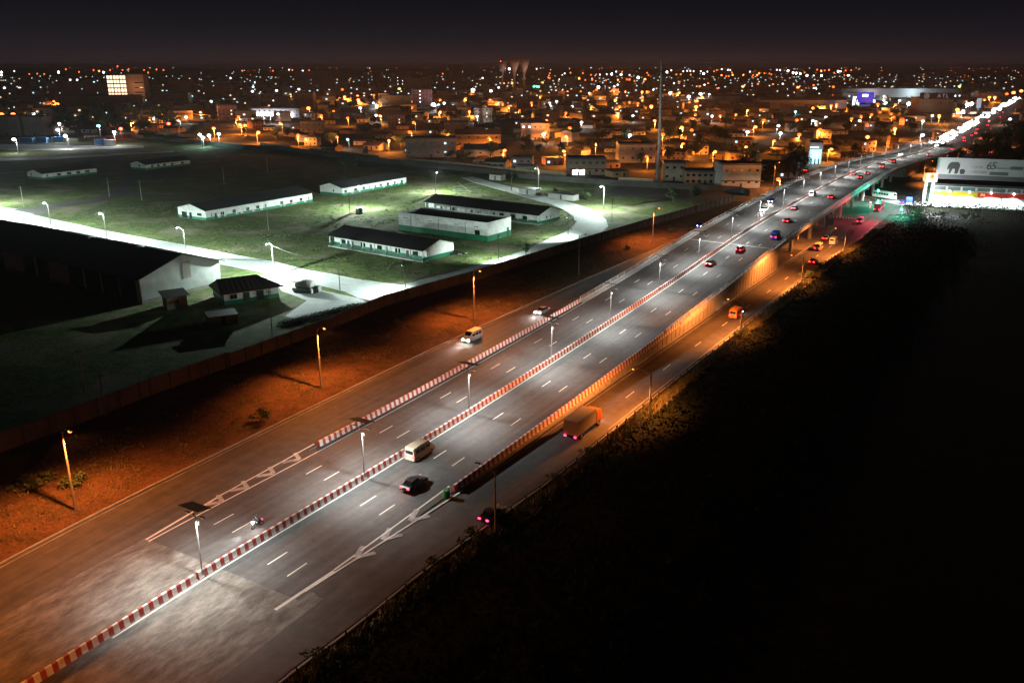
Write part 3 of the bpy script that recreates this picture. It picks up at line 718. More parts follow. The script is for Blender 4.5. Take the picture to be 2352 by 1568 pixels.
def gable(root, A, u, v, L, Wd, h, rise, over=.7, m=ROOFD, under=WHITE):
    """gable roof, ridge along u; plus gable triangles"""
    z = Vector((0, 0, 1)); a0 = A + z * h; mid = Wd / 2; sl = rise / mid
    e0 = a0 - v * over - u * over - z * (sl * over); e1 = a0 - v * over + u * (L + over) - z * (sl * over)
    r0 = a0 + v * mid - u * over + z * rise; r1 = a0 + v * mid + u * (L + over) + z * rise
    f0 = a0 + v * (Wd + over) - u * over - z * (sl * over); f1 = a0 + v * (Wd + over) + u * (L + over) - z * (sl * over)
    mb = MB(); th = z * .14
    for q in ((e0, e1, r1, r0), (r0, r1, f1, f0)): mb.face([p + th for p in q])
    for q in ((r0, r1, e1, e0), (f0, f1, r1, r0)): mb.face(list(q))
    for q in ((e0, e1), (r0, e0), (r1, e1), (f0, r0), (f1, r1), (f1, f0)): mb.face([q[0], q[1], q[1] + th, q[0] + th])
    o = mb.build('roof', m, root)
    # corrugation ribs
    rb = MB(); n = int(L / 1.1)
    for i in range(n + 1):
        t = i / n; a = e0.lerp(e1, t) + th; b = r0.lerp(r1, t) + th; c = f0.lerp(f1, t) + th
        rb.tube([a + z * .02, b + z * .02], .045, 4, cap=False); rb.tube([b + z * .02, c + z * .02], .045, 4, cap=False)
    rb.tube([r0 + th, r1 + th], .10, 6); rb.build('roof_ribs', m, o)
    for k in (0, L):
        gm = MB(); gm.face([a0 + u * k, a0 + u * k + v * Wd, a0 + u * k + v * mid + z * (rise - .02)]); gm.build('gable_wall', under, root)
    return o
def acunit(root, c, ax):
    o = MB().box(c, (.85, .35, .6), ax=ax).build('air_conditioner', WHITE, root); MB().tube([c + ax[1] * .18, c + ax[1] * .2], .22, 12).build('fan_grille', METALD, o)

def barrack(name, label, A, du, L, Wd, h, rise, wins, side_u=1, far=False, ac=(), dirv=None, roof=ROOFD, gwin=(), porch=False, door=(), nosouth=False):
    """A near corner; du direction (degrees) of the long front wall; the body lies on the far side"""
    u = axes(du); v = Vector((u.y, -u.x, 0))
    if v.dot((A - Vector((0, 0, 0))).normalized()) < 0: v = -v           # away from the camera
    t = thing(name, label, 'building', A)
    out = -v
    if porch:
        mb = MB(); wallbox(mb, A + v * 1.9, u, v, L, Wd - 1.9, h, 1.15); mb.build('wall', [WHITE, GREEN], t)
        mb = MB(); c = A + u * (L / 2) + v * .8; mb.box((c.x, c.y, .12), (L + .8, 2.6, .24), ax=(u, v)); mb.build('veranda_floor', CONC_L, t)
        n = int(L / 4.4)
        for i in range(n + 1):
            c = A + u * (L * i / n) + v * .1
            if i in (0, n) or True:
                pm = MB(); pm.box((c.x, c.y, .6), (.28, .28, 1.2), 1, ax=(u, v)); pm.box((c.x, c.y, 1.2 + (h - 1.2) / 2), (.26, .26, h - 1.2), 0, ax=(u, v)); pm.build('veranda_post', [WHITE, GREEN], t)
        mb = MB(); c = A + u * (L / 2) + v * .1; mb.box((c.x, c.y, h - .2), (L + .2, .26, .4), ax=(u, v)); mb.build('eave_beam', WHITE, t)
        for k in (0, L):
            mb = MB(); c = A + u * k + v * 1.0; mb.box((c.x, c.y, .58), (.2, 1.8, 1.1), 1, ax=(u, v)); mb.build('end_parapet', [WHITE, GREEN], t)
        W0 = A + v * 1.9
    else:
        mb = MB(); wallbox(mb, A, u, v, L, Wd, h, 1.0); mb.build('wall', [WHITE, GREEN], t); W0 = A
    for s, w in wins: opening(t, W0, u, out, s, w, 1.15, 1.15, frame=WHITE if not porch else None)
    for s in door: opening(t, W0, u, out, s, 1.0, .05, 2.15, name='door', glass=DOORG)
    for s in ac: acunit(t, W0 + u * s + out * .25 + Vector((0, 0, .75)), (u, out))
    g_end = -u if True else u
    for s, w, hh in gwin: opening(t, A, v, g_end, s, w, 1.5 if hh < 1.5 else .1, hh, name='window' if hh < 1.5 else 'door')
    gable(t, A, u, v, L, Wd, h, rise, m=roof)
    localize(t); return t
barrack('barrack', 'long white building with green base and gabled porch end facing the grass, left of centre', G(474, 507), 32, 54, 15.5, 3.7, 1.9,
        [(7.5, 1.5), (13, 1.5), (19.5, 1.5), (24.5, 1.5), (37, 1.5), (42, 1.5), (47.5, 1.5), (28.5, .6), (52, .6), (2.5, .6)], ac=(5.8, 8.5, 14, 16.4, 22, 26, 36.2, 38, 42.6, 44, 49.5), door=(4.4,), gwin=((3.5, 2.4, .9), (8.5, 1.3, 2.2), (12, 2.8, 2.2)))
barrack('barrack', 'white building with green base and a row of windows behind the bright white lamp', G(787, 450), 31, 45, 13, 3.5, 1.7, [(2, 1.5), (8.5, 1.5), (14, 1.5), (26, 1.5), (31, 1.5), (36, 1.5), (41.5, 1.5), (18, .6), (22, .6)], ac=(6, 11, 20, 28, 33.5, 39, 43), gwin=((5, .6, .9),))
barrack('barrack', 'long dark roofed white building with veranda behind the flat roofed block', G(1235.5, 517), -54, 53, 14.3, 3.6, 2.0, [(7, 2.0), (17.5, 2.0), (41, 2.2), (12.2, 1.6)], porch=True, door=(12.8, 21, 28, 31.5, 46.5), gwin=((5.5, .6, .9), (8.2, .6, .9)))
barrack('barrack', 'front white building with green posts and dark streaked roof, nearest the bend', G(971, 602), -54, 38.7, 14.0, 3.5, 2.0, [(4.5, 2.1), (11.5, 2.0), (19, 2.0), (26, 2.0), (34.5, 1.8)], porch=True, door=(7.6, 16.2, 22.6, 30.6, 32.4))
barrack('barrack', 'dim white building with green base at the far left of the dark field', G(99, 413), 31, 29.5, 13, 3.0, 1.6, [(8.5, 2), (14, 2.2), (19, 2), (24, 2.4), (2.5, .7)], gwin=((9.5, .8, 1.0),))
barrack('barrack', 'dim white building far back in the unlit field', G(336, 391), 30, 29.5, 12.5, 3.0, 1.6, [(4, 1.5), (8, 1.6), (12, 1.8), (17, 1.6), (24, 1.8)], gwin=((5, 1, 1.2),))
# flat roofed block
A = G(1119.7, 555.6); u = axes(-56); v = -Vector((u.y, -u.x, 0)); v = v if v.dot(A) > 0 else -v
t = thing('flat_roof_block', 'white flat roofed block with parapet and broad green base between the two long buildings', 'building', A)
mb = MB(); wallbox(mb, A, u, v, 37.5, 13.5, 6.2, 1.9); mb.build('wall', [WHITE, GREEN], t)
mb = MB(); c4 = [A, A + u * 37.5, A + u * 37.5 + v * 13.5, A + v * 13.5]; inn = [A + u * .25 + v * .25, A + u * 37.25 + v * .25, A + u * 37.25 + v * 13.25, A + u * .25 + v * 13.25]
zz = Vector((0, 0, 6.2)); zl = Vector((0, 0, 5.3))
for i in range(4):
    j = (i + 1) % 4; mb.face([c4[i] + zz, c4[j] + zz, inn[j] + zz, inn[i] + zz], 0); mb.face([inn[i] + zz, inn[j] + zz, inn[j] + zl, inn[i] + zl], 0)
mb.build('parapet', [WHITE], t)
MB().box(A + u * 18.75 + v * 6.75 + Vector((0, 0, 5.2)), (36.9, 12.9, .2), ax=(u, v)).build('roof', ROOFD, t)
opening(t, A, u, -v, 4.0, 2.0, 1.9, 1.5, frame=None)
for s in (4.5, 12.5, 23.5, 29, 34.5): opening(t, A, u, -v, s, 1.7, 4.35, .18, name='vent_slot')
for s in (8.8, 20, 32): opening(t, A, u, -v, s, .12, .1, 5.4, name='downpipe', glass=METALD)
opening(t, A, v, -u, 11.6, 1.1, .1, 2.9, name='door', glass=DOORG)
localize(t)
# warehouse
A = G(327.6, 699); u = axes(-56); v = Vector((-u.y, u.x, 0)); v = v if v.dot(A) > 0 else -v; v = axes(33)
t = thing('warehouse', 'large dark ridged warehouse with pale gable wall at the left', 'warehouse', A)
L, Wd, h = 86, 23.0, 6.4
mb = MB(); wallbox(mb, A, u, v, L, Wd, h, .9); mb.build('wall', [CONC_L, CONC_D], t)
gable(t, A, u, v, L, Wd, h, 3.6, over=1.1, m=ROOFM, under=CONC_L)
for s in (5, 12.5, 20, 27.5, 43, 50, 66, 74): opening(t, A, u, -v, s, 6.3 if s < 30 else 5.2, .2, 5.4, name='bay_opening')
for s in (16, 38): MB().box(A + v * 11.5 + u * s + Vector((0, 0, h + 3.7)), (.9, 2.2, .5), ax=(u, v)).build('roof_vent', METAL, t)
MB().box(A + v * 13 - u * .06 + Vector((0, 0, 5.9)), (.12, 2.3, 4.2), ax=(u, v)).build('render_patch', CONC_D, t)
localize(t)
# hip roofed house
A = G(516.5, 701); u = axes(56); v = axes(-34)
t = thing('hip_roof_house', 'small white house with dark hipped roof and green base in front of the lit road', 'house', A)
L, Wd, h = 13.2, 9.4, 3.0
mb = MB(); wallbox(mb, A, u, v, L, Wd, h, 1.0); mb.build('wall', [WHITE, GREEN], t)
z = Vector((0, 0, 1)); ov = .9
e = [A - u * ov - v * ov, A + u * (L + ov) - v * ov, A + u * (L + ov) + v * (Wd + ov), A - u * ov + v * (Wd + ov)]; e = [p + z * (h - .25) for p in e]
r0 = A + v * Wd / 2 - u * .2 + z * (h + 2.2); r1 = A + v * Wd / 2 + u * (L - 3.8) + z * (h + 2.2)
mb = MB()
for q in ([e[0], e[1], r1, r0], [e[1], e[2], r1], [e[2], e[3], r0, r1], [e[3], e[0], r0], [e[3], e[2], e[1], e[0]]): mb.face(q)
ro = mb.build('roof', TILE, t); rb = MB(); rb.tube([e[1] + z * .05, r1 + z * .05], .13, 6, cap=False); rb.tube([r0 + z * .05, r1 + z * .05], .11, 6, cap=False); rb.tube([e[2] + z * .05, r1 + z * .05], .11, 6, cap=False)
for i in range(12):
    a = e[0].lerp(e[1], (i + .5) / 12); b = r0.lerp(r1, min(1, (i + .5) / 8.5)); 
    rb.tube([a + z * .04, a.lerp(b, 1 if i < 8 else max(.12, (11.5 - i) / 3.6)) + z * .04], .035, 4, cap=False)
rb.build('ridge_tiles', TILE, ro)
mb = MB(); mb.face([A + z * (h - .3), A + v * Wd + z * (h - .3), A + v * Wd / 2 + z * (h + 1.9)]); mb.build('gable_wall', WHITE, t)
for s, w in ((2.2, 1.7), (11.2, .1)): opening(t, A, u, -v, s, w, 1.2, 1.2, frame=WHITE)
for s, w in ((5.3, 1.5), (8.6, 1.7)): opening(t, A, u, -v, s, w, .1, 2.3, name='door', glass=DOORG)
mb = MB()
for s in np.arange(9.9, 13.1, .45):
    c = A + u * float(s) - v * 1.1; mb.box((c.x, c.y, 1.5), (.05, .05, 2.6), ax=(u, v))
for zz_ in (.5, 1.5, 2.6): c = A + u * 11.5 - v * 1.1; mb.box((c.x, c.y, zz_), (3.3, .05, .06), ax=(u, v))
mb.build('porch_grille', METAL, t); localize(t)
# shed and dark store
def shed(name, label, A, du, dv, L, Wd, h, wm, rm, slope=.5, over=.6):
    u = axes(du); v = axes(dv); t = thing(name, label, 'shed', A); z = Vector((0, 0, 1))
    mb = MB(); wallbox(mb, A, u, v, L, Wd, h, .3); mb.build('wall', [wm, wm], t)
    a = [A - u * over - v * over + z * h, A + u * (L + over) - v * over + z * h, A + u * (L + over) + v * (Wd + over) + z * (h + slope), A - u * over + v * (Wd + over) + z * (h + slope)]
    mb = MB(); mb.face([p + z * .12 for p in a]); mb.face(a[::-1])
    for i in range(4): mb.face([a[i], a[(i + 1) % 4], a[(i + 1) % 4] + z * .12, a[i] + z * .12])
    mb.build('roof', rm, t); opening(t, A, u, -v, L / 2, .9, .05, 2.0, name='door', glass=DOORG); localize(t); return t
shed('shed', 'small square shed with dark overhanging flat roof beside the warehouse gable', G(385, 712), 56, -34, 4.6, 4.6, 2.9, CONC, ROOFD)
shed('shed', 'low dark store in the unlit yard below the hip roofed house', G(482, 752), 62, -28, 6.0, 4.0, 2.2, CONC_D, ROOFD, .2, .2)
shed('guard_hut', 'tiny pale hut beside the first compound lamp near the road', G(122, 541), 56, -34, 2.2, 2.0, 2.0, CONC_L, CONC_L, .1, .3)
shed('guard_hut', 'tiny concrete hut at the foot of the lamp in the middle grass', G(822, 490), 56, -34, 2.0, 2.0, 1.8, CONC, CONC_L, .1, .3)
shed('outhouse', 'low pale outhouse beside the upper road near the perimeter wall', G(1150, 415), -54, 36, 7, 4, 2.6, CONC, ROOFD, .2, .3)
shed('outhouse', 'long low pale outhouse among dark bushes outside the road bend', G(1318, 462), -54, 36, 13, 4, 2.4, CONC, ROOFD, .2, .3)
shed('outhouse', 'faint low outhouse near the dim upper road lamp', G(1230, 449), -54, 36, 9, 4, 2.4, CONC, ROOFD, .2, .3)
# tank
c = G(702, 668); t = thing('storage_tank', 'white horizontal storage tank with top railing on a concrete slab', 'tank', c, math.radians(-20))
sl = MB().tube([(-2.4, 0, 1.7), (-2.2, 0, 1.7), (2.2, 0, 1.7), (2.4, 0, 1.7)], [.9, 1.3, 1.3, .9], 20).build('tank_body', WHITE, t, True)
mb = MB(); mb.box((0, 0, .5), (5.6, 3.2, 1.0)); mb.build('bund_wall', WHITE, t)
MB().box((3.5, .2, .8), (1.2, 1.5, 1.5)).build('pump_cabinet', CONC_L, t)
mb = MB()
for x in (-1.4, 0, 1.4):
    for y in (-.8, .8): mb.tube([(x, y, 2.6), (x, y, 4.0)], .035, 5)
for y in (-.8, .8): mb.tube([(-1.4, y, 4.0), (1.4, y, 4.0)], .035, 5); mb.tube([(-1.4, y, 3.4), (1.4, y, 3.4)], .03, 5)
for x in (-1.4, 1.4): mb.tube([(x, -.8, 4.0), (x, .8, 4.0)], .035, 5)
mb.build('top_railing', METAL, t)
mb = MB(); mb.tube([(1.9, -1.2, .2), (1.6, -.9, 3.0)], .03, 5); mb.tube([(2.3, -1.2, .2), (2.0, -.9, 3.0)], .03, 5)
for i in range(8): mb.tube([(1.9 - i * .04, -1.2 + i * .04, .4 + i * .35), (2.3 - i * .04, -1.2 + i * .04, .4 + i * .35)], .02, 4)
mb.build('ladder', METAL, t)
MB().tube([(2.4, .4, 1.3), (3.2, .4, 1.1), (3.2, .4, .4)], .08, 8).build('pipe', METAL, t)
# slabs and roads of the compound
mb = MB()
def poly(pxs, z=.0, m=0): mb.face([ (lambda q: Vector((q.x, q.y, z)))(G(a, b)) for a, b in pxs], m)
UP = [(-120, 470), (0, 475), (55, 482), (81, 495), (158, 512), (235, 529), (325, 546), (417, 562), (528, 584), (638, 603), (698, 619.5), (760, 630), (812, 640), (870, 649), (933, 656)]
LO = [(-120, 497), (0, 502), (50, 515), (110, 528), (202, 549), (300, 571), (403, 594), (500, 607), (590, 624), (632, 634), (690, 648), (740, 658), (795, 671), (842, 693), (880, 706)]
for i in range(len(UP) - 1): poly([UP[i], LO[i], LO[i + 1], UP[i + 1]][::1], .004)
mb.build('compound_road', CONC_L, kind='structure')
mb = MB()
IN = [(928, 655), (960, 641), (1020, 628), (1080, 612), (1135, 598), (1202, 577), (1236, 560), (1275, 545), (1305, 530), (1322, 514), (1318, 498), (1298, 484), (1269, 471), (1222, 458), (1180, 445), (1135, 432), (1084, 418), (1060, 408)]
OU = [(880, 706), (957, 674), (1030, 652), (1100, 632), (1165, 612), (1230, 592), (1280, 578), (1330, 560), (1375, 540), (1397, 520), (1392, 504), (1368, 485), (1325, 469), (1268, 453), (1228, 444), (1185, 432), (1125, 417), (1085, 406)]
for i in range(len(IN) - 1): poly([IN[i], OU[i], OU[i + 1], IN[i + 1]], .008)
mb.build('wall_road', CONC_L, kind='structure')
mb = MB()
BU = [(30, 482), (120, 468), (200, 458), (243, 446), (262, 428), (285, 412), (330, 400), (400, 388)]
BL = [(100, 496), (130, 478), (215, 467), (270, 455), (290, 440), (308, 420), (350, 407), (410, 394)]
for i in range(len(BU) - 1): poly([BU[i], BL[i], BL[i + 1], BU[i + 1]], .012)
LP1 = [(268, 452), (285, 436), (340, 446), (420, 452), (500, 450)]; LP2 = [(272, 458), (262, 445), (336, 451), (420, 458), (505, 455)]
for i in range(1, len(LP1) - 1): poly([LP1[i], LP2[i], LP2[i + 1], LP1[i + 1]], .016)
mb.build('dark_lane', ASPHALT_OLD, kind='structure')
mb = MB()
poly([(648, 668), (700, 650), (745, 668), (850, 690), (800, 712), (700, 742), (655, 725), (705, 690)], .004)
poly([(645, 640), (690, 655), (650, 670), (636, 655)], .0045)
mb.build('yard_slab', CONC_L, kind='structure')
# kerb stones along the compound roads
mb = MB()
def kerbline(pts, w=.22, h=.14):
    for a_, b_ in zip(pts[:-1], pts[1:]):
        A_, B_ = G(*a_), G(*b_); d = (B_ - A_); Ln = d.length; d.normalize(); mb.box(((A_ + B_) / 2) + Vector((0, 0, h / 2 - .01)), (Ln, w, h), ax=(d, Vector((-d.y, d.x, 0))))
kerbline(UP[3:]); kerbline(LO[2:13]); kerbline(IN); mb.build('kerb', CONC_L, kind='structure')
# compound wall beside the bank
cw = thing('compound_wall', 'long dark boundary wall between the compound road and the orange lit bank', 'wall', WOG[0])
mb = MB()
for i in range(len(WOG) - 1):
    a, b = WOG[i], WOG[i + 1]; d = (b - a).normalized(); n_ = Vector((-d.y, d.x, 0)); hw = 3.3 if i > 4 else 3.6
    mb.box((a + b) / 2 + n_ * .12 + Vector((0, 0, hw / 2)), ((b - a).length + .02, .22, hw), ax=(d, n_))
mb.build('blockwork', WALLD, cw)
mb = MB()
for i in range(len(WOG) - 1):
    a, b = WOG[i], WOG[i + 1]; d = (b - a).normalized(); n_ = Vector((-d.y, d.x, 0)); hw = 3.3 if i > 4 else 3.6
    for k in range(int((b - a).length / 4) + 1):
        p = a + d * (k * 4.0) - n_ * .03; mb.box((p.x, p.y, hw / 2 + .06), (.35, .34, hw + .12), ax=(d, n_))
mb.build('wall_piers', WALLD, cw)
localize(cw)
# far perimeter wall
pw = thing('perimeter_wall', 'long pale perimeter wall between the dark field and the orange lit street', 'wall', PWG[0])
mb = MB()
for i in range(len(PWG) - 1):
    a, b = PWG[i], PWG[i + 1]; d = (b - a).normalized(); n_ = Vector((-d.y, d.x, 0))
    mb.box((a + b) / 2 + Vector((0, 0, 1.3)), ((b - a).length + .02, .25, 2.6), ax=(d, n_))
mb.build('blockwork', mat('dark_wall_block', (.085, .08, .072), .9, scale=.5, col2=(.05, .048, .044)), pw); localize(pw)
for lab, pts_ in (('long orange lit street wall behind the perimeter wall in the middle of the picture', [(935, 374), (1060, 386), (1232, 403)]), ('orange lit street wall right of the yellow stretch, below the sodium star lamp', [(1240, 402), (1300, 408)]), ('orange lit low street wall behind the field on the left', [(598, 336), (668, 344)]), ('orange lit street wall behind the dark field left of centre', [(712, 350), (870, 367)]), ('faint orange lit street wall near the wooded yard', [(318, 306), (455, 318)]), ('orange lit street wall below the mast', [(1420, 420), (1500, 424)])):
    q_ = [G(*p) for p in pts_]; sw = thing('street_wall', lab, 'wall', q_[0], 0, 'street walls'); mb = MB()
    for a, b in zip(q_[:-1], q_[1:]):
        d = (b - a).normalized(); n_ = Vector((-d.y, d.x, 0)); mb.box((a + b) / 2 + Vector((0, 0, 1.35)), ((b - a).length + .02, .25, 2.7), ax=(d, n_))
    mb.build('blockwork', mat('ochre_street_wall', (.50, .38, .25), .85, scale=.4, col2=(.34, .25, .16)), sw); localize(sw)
# rail bars on the ground near the bright lamp
for k, (a_, b_) in enumerate((((1040, 430), (1090, 421)), ((1042, 436), (1100, 428)), ((1035, 440), (1105, 437)), ((1050, 418), (1082, 442)))):
    A_, B_ = G(*a_, .15), G(*b_, .15); o = MB().tube([Vector((0, 0, 0)), B_ - A_], .12, 6).build('steel_pipe', METAL); o.location = A_
    tag(o, ['upper steel pipe lying in the grass by the bright lamp', 'middle steel pipe lying in the grass by the bright lamp', 'lowest steel pipe lying in the grass by the bright lamp', 'steel pipe lying across the other three in the grass'][k], 'pipe')
# pile of tarpaulin and junk by the porch building
q = G(1050, 583); t = thing('junk_heap', 'heap of dark tarpaulin and scrap at the end of the front white building', 'scrap heap', q)
mb = MB()
for k in range(26): 
    a = R.uniform(0, 6.28); r = R.uniform(0, 2.6); mb.ball((r * math.cos(a), r * .6 * math.sin(a), .3), R.uniform(.3, .7), 0, 6, 4, R.uniform(.5, 1.1))
mb.build('tarpaulin', BLACK, t)
mb = MB()
for k in range(12):
    a = R.uniform(0, 6.28); mb.box((2.8 * math.cos(a), 1.6 * math.sin(a), .3), (R.uniform(.3, .9), R.uniform(.2, .4), .3), ax=(Vector((math.cos(a), math.sin(a), 0)), Vector((-math.sin(a), math.cos(a), 0))))
mb.build('scrap', CONC_L, t)
# ------------------------------------------------------------ vehicles (x forward)
PAINTW = mat('white_car_paint', (.62, .62, .60), .3, spec=.6); PAINTR = mat('red_car_paint', (.35, .02, .03), .3); PAINTB = mat('blue_car_paint', (.03, .06, .40), .3)
PAINTO = mat('orange_taxi_paint', (.55, .17, .02), .35); PAINTS = mat('silver_car_paint', (.30, .31, .33), .3, metal=.3); PAINTD = mat('dark_car_paint', (.03, .032, .038), .3); PAINTG = mat('beige_van_paint', (.42, .37, .27), .4)
GLASS = mat('car_glass', (.01, .012, .014), .08, spec=.8)
HEAD = emis('headlight_glow', (1.0, .93, .88), 90); HEADW = emis('hot_headlight_glow', (1.0, .90, .84), 480); TAIL = emis('tail_light_glow', (1.0, .02, .07), 14); TAILB = emis('bright_tail_glow', (1.0, .016, .018), 26)
def loft(mb, secs, mi=0):
    """secs: (x, half width bottom, half width top, z bottom, z top)"""
    rings = []
    for x, wb, wt, zb, zt in secs:
        zm = zb + (zt - zb) * .45; wm = max(wb, wt) * 1.0
        rings.append([Vector((x, -wb, zb)), Vector((x, -wm, zm)), Vector((x, -wt, zt)), Vector((x, wt, zt)), Vector((x, wm, zm)), Vector((x, wb, zb))])
    for a, b in zip(rings[:-1], rings[1:]):
        for j in range(6): k = (j + 1) % 6; mb.face([a[j], a[k], b[k], b[j]], mi)
    mb.face(rings[0][::-1], mi); mb.face(rings[-1], mi)
def wheel(root, x, y, r=.33, w=.2):
    o = MB().tube([(x, y - w / 2, r), (x, y + w / 2, r)], r, 14).build('wheel', RUBBER, root)
    MB().tube([(x, y - w / 2 - .01, r), (x, y + w / 2 + .01, r)], r * .55, 10).build('rim', METAL, o)
def lamps(root, xf, xr, y, zf, zr, sz=.17, spot=0, tails=True, heads=True):
    for s in (-1, 1):
        MB().ball((xf, s * y, zf), sz, n=8, m=5).build('headlight', HEAD if heads else METAL, root)
        MB().box((xr, s * y, zr), (.08, .34, .2)).build('tail_light', TAIL if tails else mat('dark_red_lens', (.10, .01, .01), .4), root)
def car(name='car', spot=True, heads=True, tails=True):
    t = thing(name, 'x', 'car')
    mb = MB(); loft(mb, [(-2.15, .70, .72, .38, .80), (-1.95, .80, .80, .28, .92), (-1.2, .84, .80, .24, .95), (.9, .84, .80, .24, .93), (1.7, .82, .76, .26, .82), (2.05, .76, .66, .32, .66), (2.15, .66, .60, .38, .58)])
    mb.build('body', PAINTW, t)
    mb = MB(); loft(mb, [(-1.65, .72, .56, .90, .96), (-1.15, .74, .58, .90, 1.36), (.15, .74, .60, .90, 1.40), (.95, .72, .60, .90, .96)]); mb.build('windows', GLASS, t)
    mb = MB(); loft(mb, [(-1.2, .60, .57, 1.34, 1.39), (-.6, .62, .58, 1.36, 1.46), (.1, .62, .57, 1.36, 1.44), (.25, .58, .54, 1.33, 1.38)]); mb.build('roof', PAINTW, t)
    for x in (-1.35, 1.3):
        for y in (-.78, .78): wheel(t, x, y)
    lamps(t, 2.1, -2.17, .58, .62, .76, .15, heads=heads, tails=tails)
    if spot: light(t, 'SPOT', (2.4, 0, .75), (1, .94, .85), 2600, .15, rot=(0, math.radians(-83), 0), cone=math.radians(52), blend=.7)
    return t
def van(name='minibus', spot=True, heads=True, tails=True, L=5.0, Hh=2.25):
    t = thing(name, 'x', 'van')
    mb = MB(); loft(mb, [(-L / 2, .84, .74, .35, Hh - .12), (-L / 2 + .2, .90, .80, .3, Hh), (L / 2 - 1.5, .90, .80, .3, Hh), (L / 2 - .75, .90, .72, .3, 1.45), (L / 2 - .1, .84, .72, .32, 1.05), (L / 2, .74, .68, .4, .9)]); mb.build('body', PAINTW, t)
    mb = MB()
    for s in (-1, 1):
        for k in range(3): mb.box((-L / 2 + .95 + k * 1.15, s * .885, 1.55), (.95, .05, .5))
    mb.box((-L / 2 - .01, 0, 1.6), (.04, 1.3, .5)); mb.build('side_windows', GLASS, t)
    m = MB(); m.face([(L / 2 - 1.42, -.74, Hh - .06), (L / 2 - .78, -.70, 1.50), (L / 2 - .78, .70, 1.50), (L / 2 - 1.42, .74, Hh - .06)]); w_ = m.build('windscreen', GLASS, t); w_.data.transform(Matrix.Translation((.03, 0, .03)))
    for x in (-L / 2 + .85, L / 2 - .95):
        for y in (-.82, .82): wheel(t, x, y, .34)
    lamps(t, L / 2, -L / 2 - .02, .64, .78, .95, .16, heads=heads, tails=tails)
    if spot: light(t, 'SPOT', (L / 2 + .3, 0, .85), (1, .94, .85), 2600, .15, rot=(0, math.radians(-83), 0), cone=math.radians(52), blend=.7)
    return t
def truck(name='truck', L=9.0, box=True, bus=False):
    t = thing(name, 'x', 'bus' if bus else 'truck')
    if bus:
        mb = MB(); loft(mb, [(-L / 2, 1.18, 1.10, .45, 2.9), (-L / 2 + .25, 1.24, 1.16, .4, 3.05), (L / 2 - .5, 1.24, 1.16, .4, 3.05), (L / 2, 1.16, 1.05, .45, 2.8)]); mb.build('body', PAINTG, t)
        mb = MB()
        for s in (-1, 1):
            for k in range(6): mb.box((-L / 2 + 1.0 + k * 1.25, s * 1.225, 2.05), (1.05, .05, .75))
        mb.build('side_windows', GLASS, t); MB().box((L / 2 - .08, 0, 2.0), (.2, 2.0, 1.0)).build('windscreen', GLASS, t)
        mb = MB(); mb.box((0, 0, 3.12), (L * .7, 1.9, .1)); mb.build('roof_hatch', PAINTW, t)
    else:
        mb = MB(); loft(mb, [(L / 2 - 2.1, 1.15, 1.10, .6, 2.6), (L / 2 - .5, 1.15, 1.05, .6, 2.6), (L / 2 - .05, 1.1, 1.0, .6, 1.7), (L / 2, 1.1, 1.0, .6, 1.2)]); mb.build('cab', PAINTO, t)
        m = MB(); m.box((L / 2 - .28, 0, 2.05), (.12, 1.9, .75)); m.build('windscreen', GLASS, t)
        mb = MB(); mb.box((-1.2, 0, 2.15), (L - 2.6, 2.4, 2.3)); mb.build('cargo_box', PAINTW, t)
        MB().box((-.4, 0, .8), (L - 1.2, .9, .25)).build('chassis', METALD, t)
    for x in (-L / 2 + 1.6, L / 2 - 1.4):
        for y in (-1.02, 1.02): wheel(t, x, y, .5, .3)
    lamps(t, L / 2 + .02, -L / 2 - .03, .85, .85, .85, .18)
    return t
def motorbike():
    t = thing('motorcycle', 'x', 'motorcycle')
    for x in (-.65, .68): 
        o = MB().tube([(x, -.05, .3), (x, .05, .3)], .3, 14).build('wheel', RUBBER, t); MB().tube([(x, -.06, .3), (x, .06, .3)], .17, 10).build('rim', METAL, o)
    mb = MB(); loft(mb, [(-.6, .08, .05, .45, .72), (-.2, .13, .10, .38, .80), (.25, .14, .12, .35, .95), (.5, .07, .06, .6, .9)]); mb.build('frame', PAINTD, t)
    MB().tube([(.66, 0, .3), (.45, 0, 1.0)], .04, 6).build('fork', METAL, t); MB().tube([(.42, -.35, 1.05), (.45, 0, 1.02), (.42, .35, 1.05)], .025, 6).build('handlebar', METALD, t)
    MB().box((-.25, 0, .82), (.7, .26, .1)).build('seat', BLACK, t)
    MB().ball((.6, 0, .88), .13).build('headlight', HEADW, t); MB().box((-.85, 0, .7), (.06, .16, .1)).build('tail_light', TAIL, t)
    light(t, 'SPOT', (.9, 0, .9), (1, .97, .92), 2600, .1, rot=(0, math.radians(-82), 0), cone=math.radians(46), blend=.7)
    return t
def skinfig(name, joints, edges, mats_, parent=None):
    me = bpy.data.meshes.new(name); me.from_pydata([j[0] for j in joints], edges, []); o = bpy.data.objects.new(name, me); COL.objects.link(o)
    sk = o.modifiers.new('s', 'SKIN'); me.skin_vertices.new() if not me.skin_vertices else None
    for i, j in enumerate(joints): me.skin_vertices[0].data[i].radius = (j[1], j[1])
    me.skin_vertices[0].data[0].use_root = True
    ss = o.modifiers.new('u', 'SUBSURF'); ss.levels = 1; ss.render_levels = 1
    dg = bpy.context.evaluated_depsgraph_get(); m2 = bpy.data.meshes.new_from_object(o.evaluated_get(dg)); o.modifiers.clear(); o.data = m2
    m2.materials.clear(); m2.materials.append(mats_)
    if parent: o.parent = parent
    return o
SKIN = mat('skin', (.12, .06, .04), .6); CLOTH = mat('dark_clothes', (.05, .05, .07), .9); CLOTHW = mat('pale_clothes', (.45, .42, .38), .9)
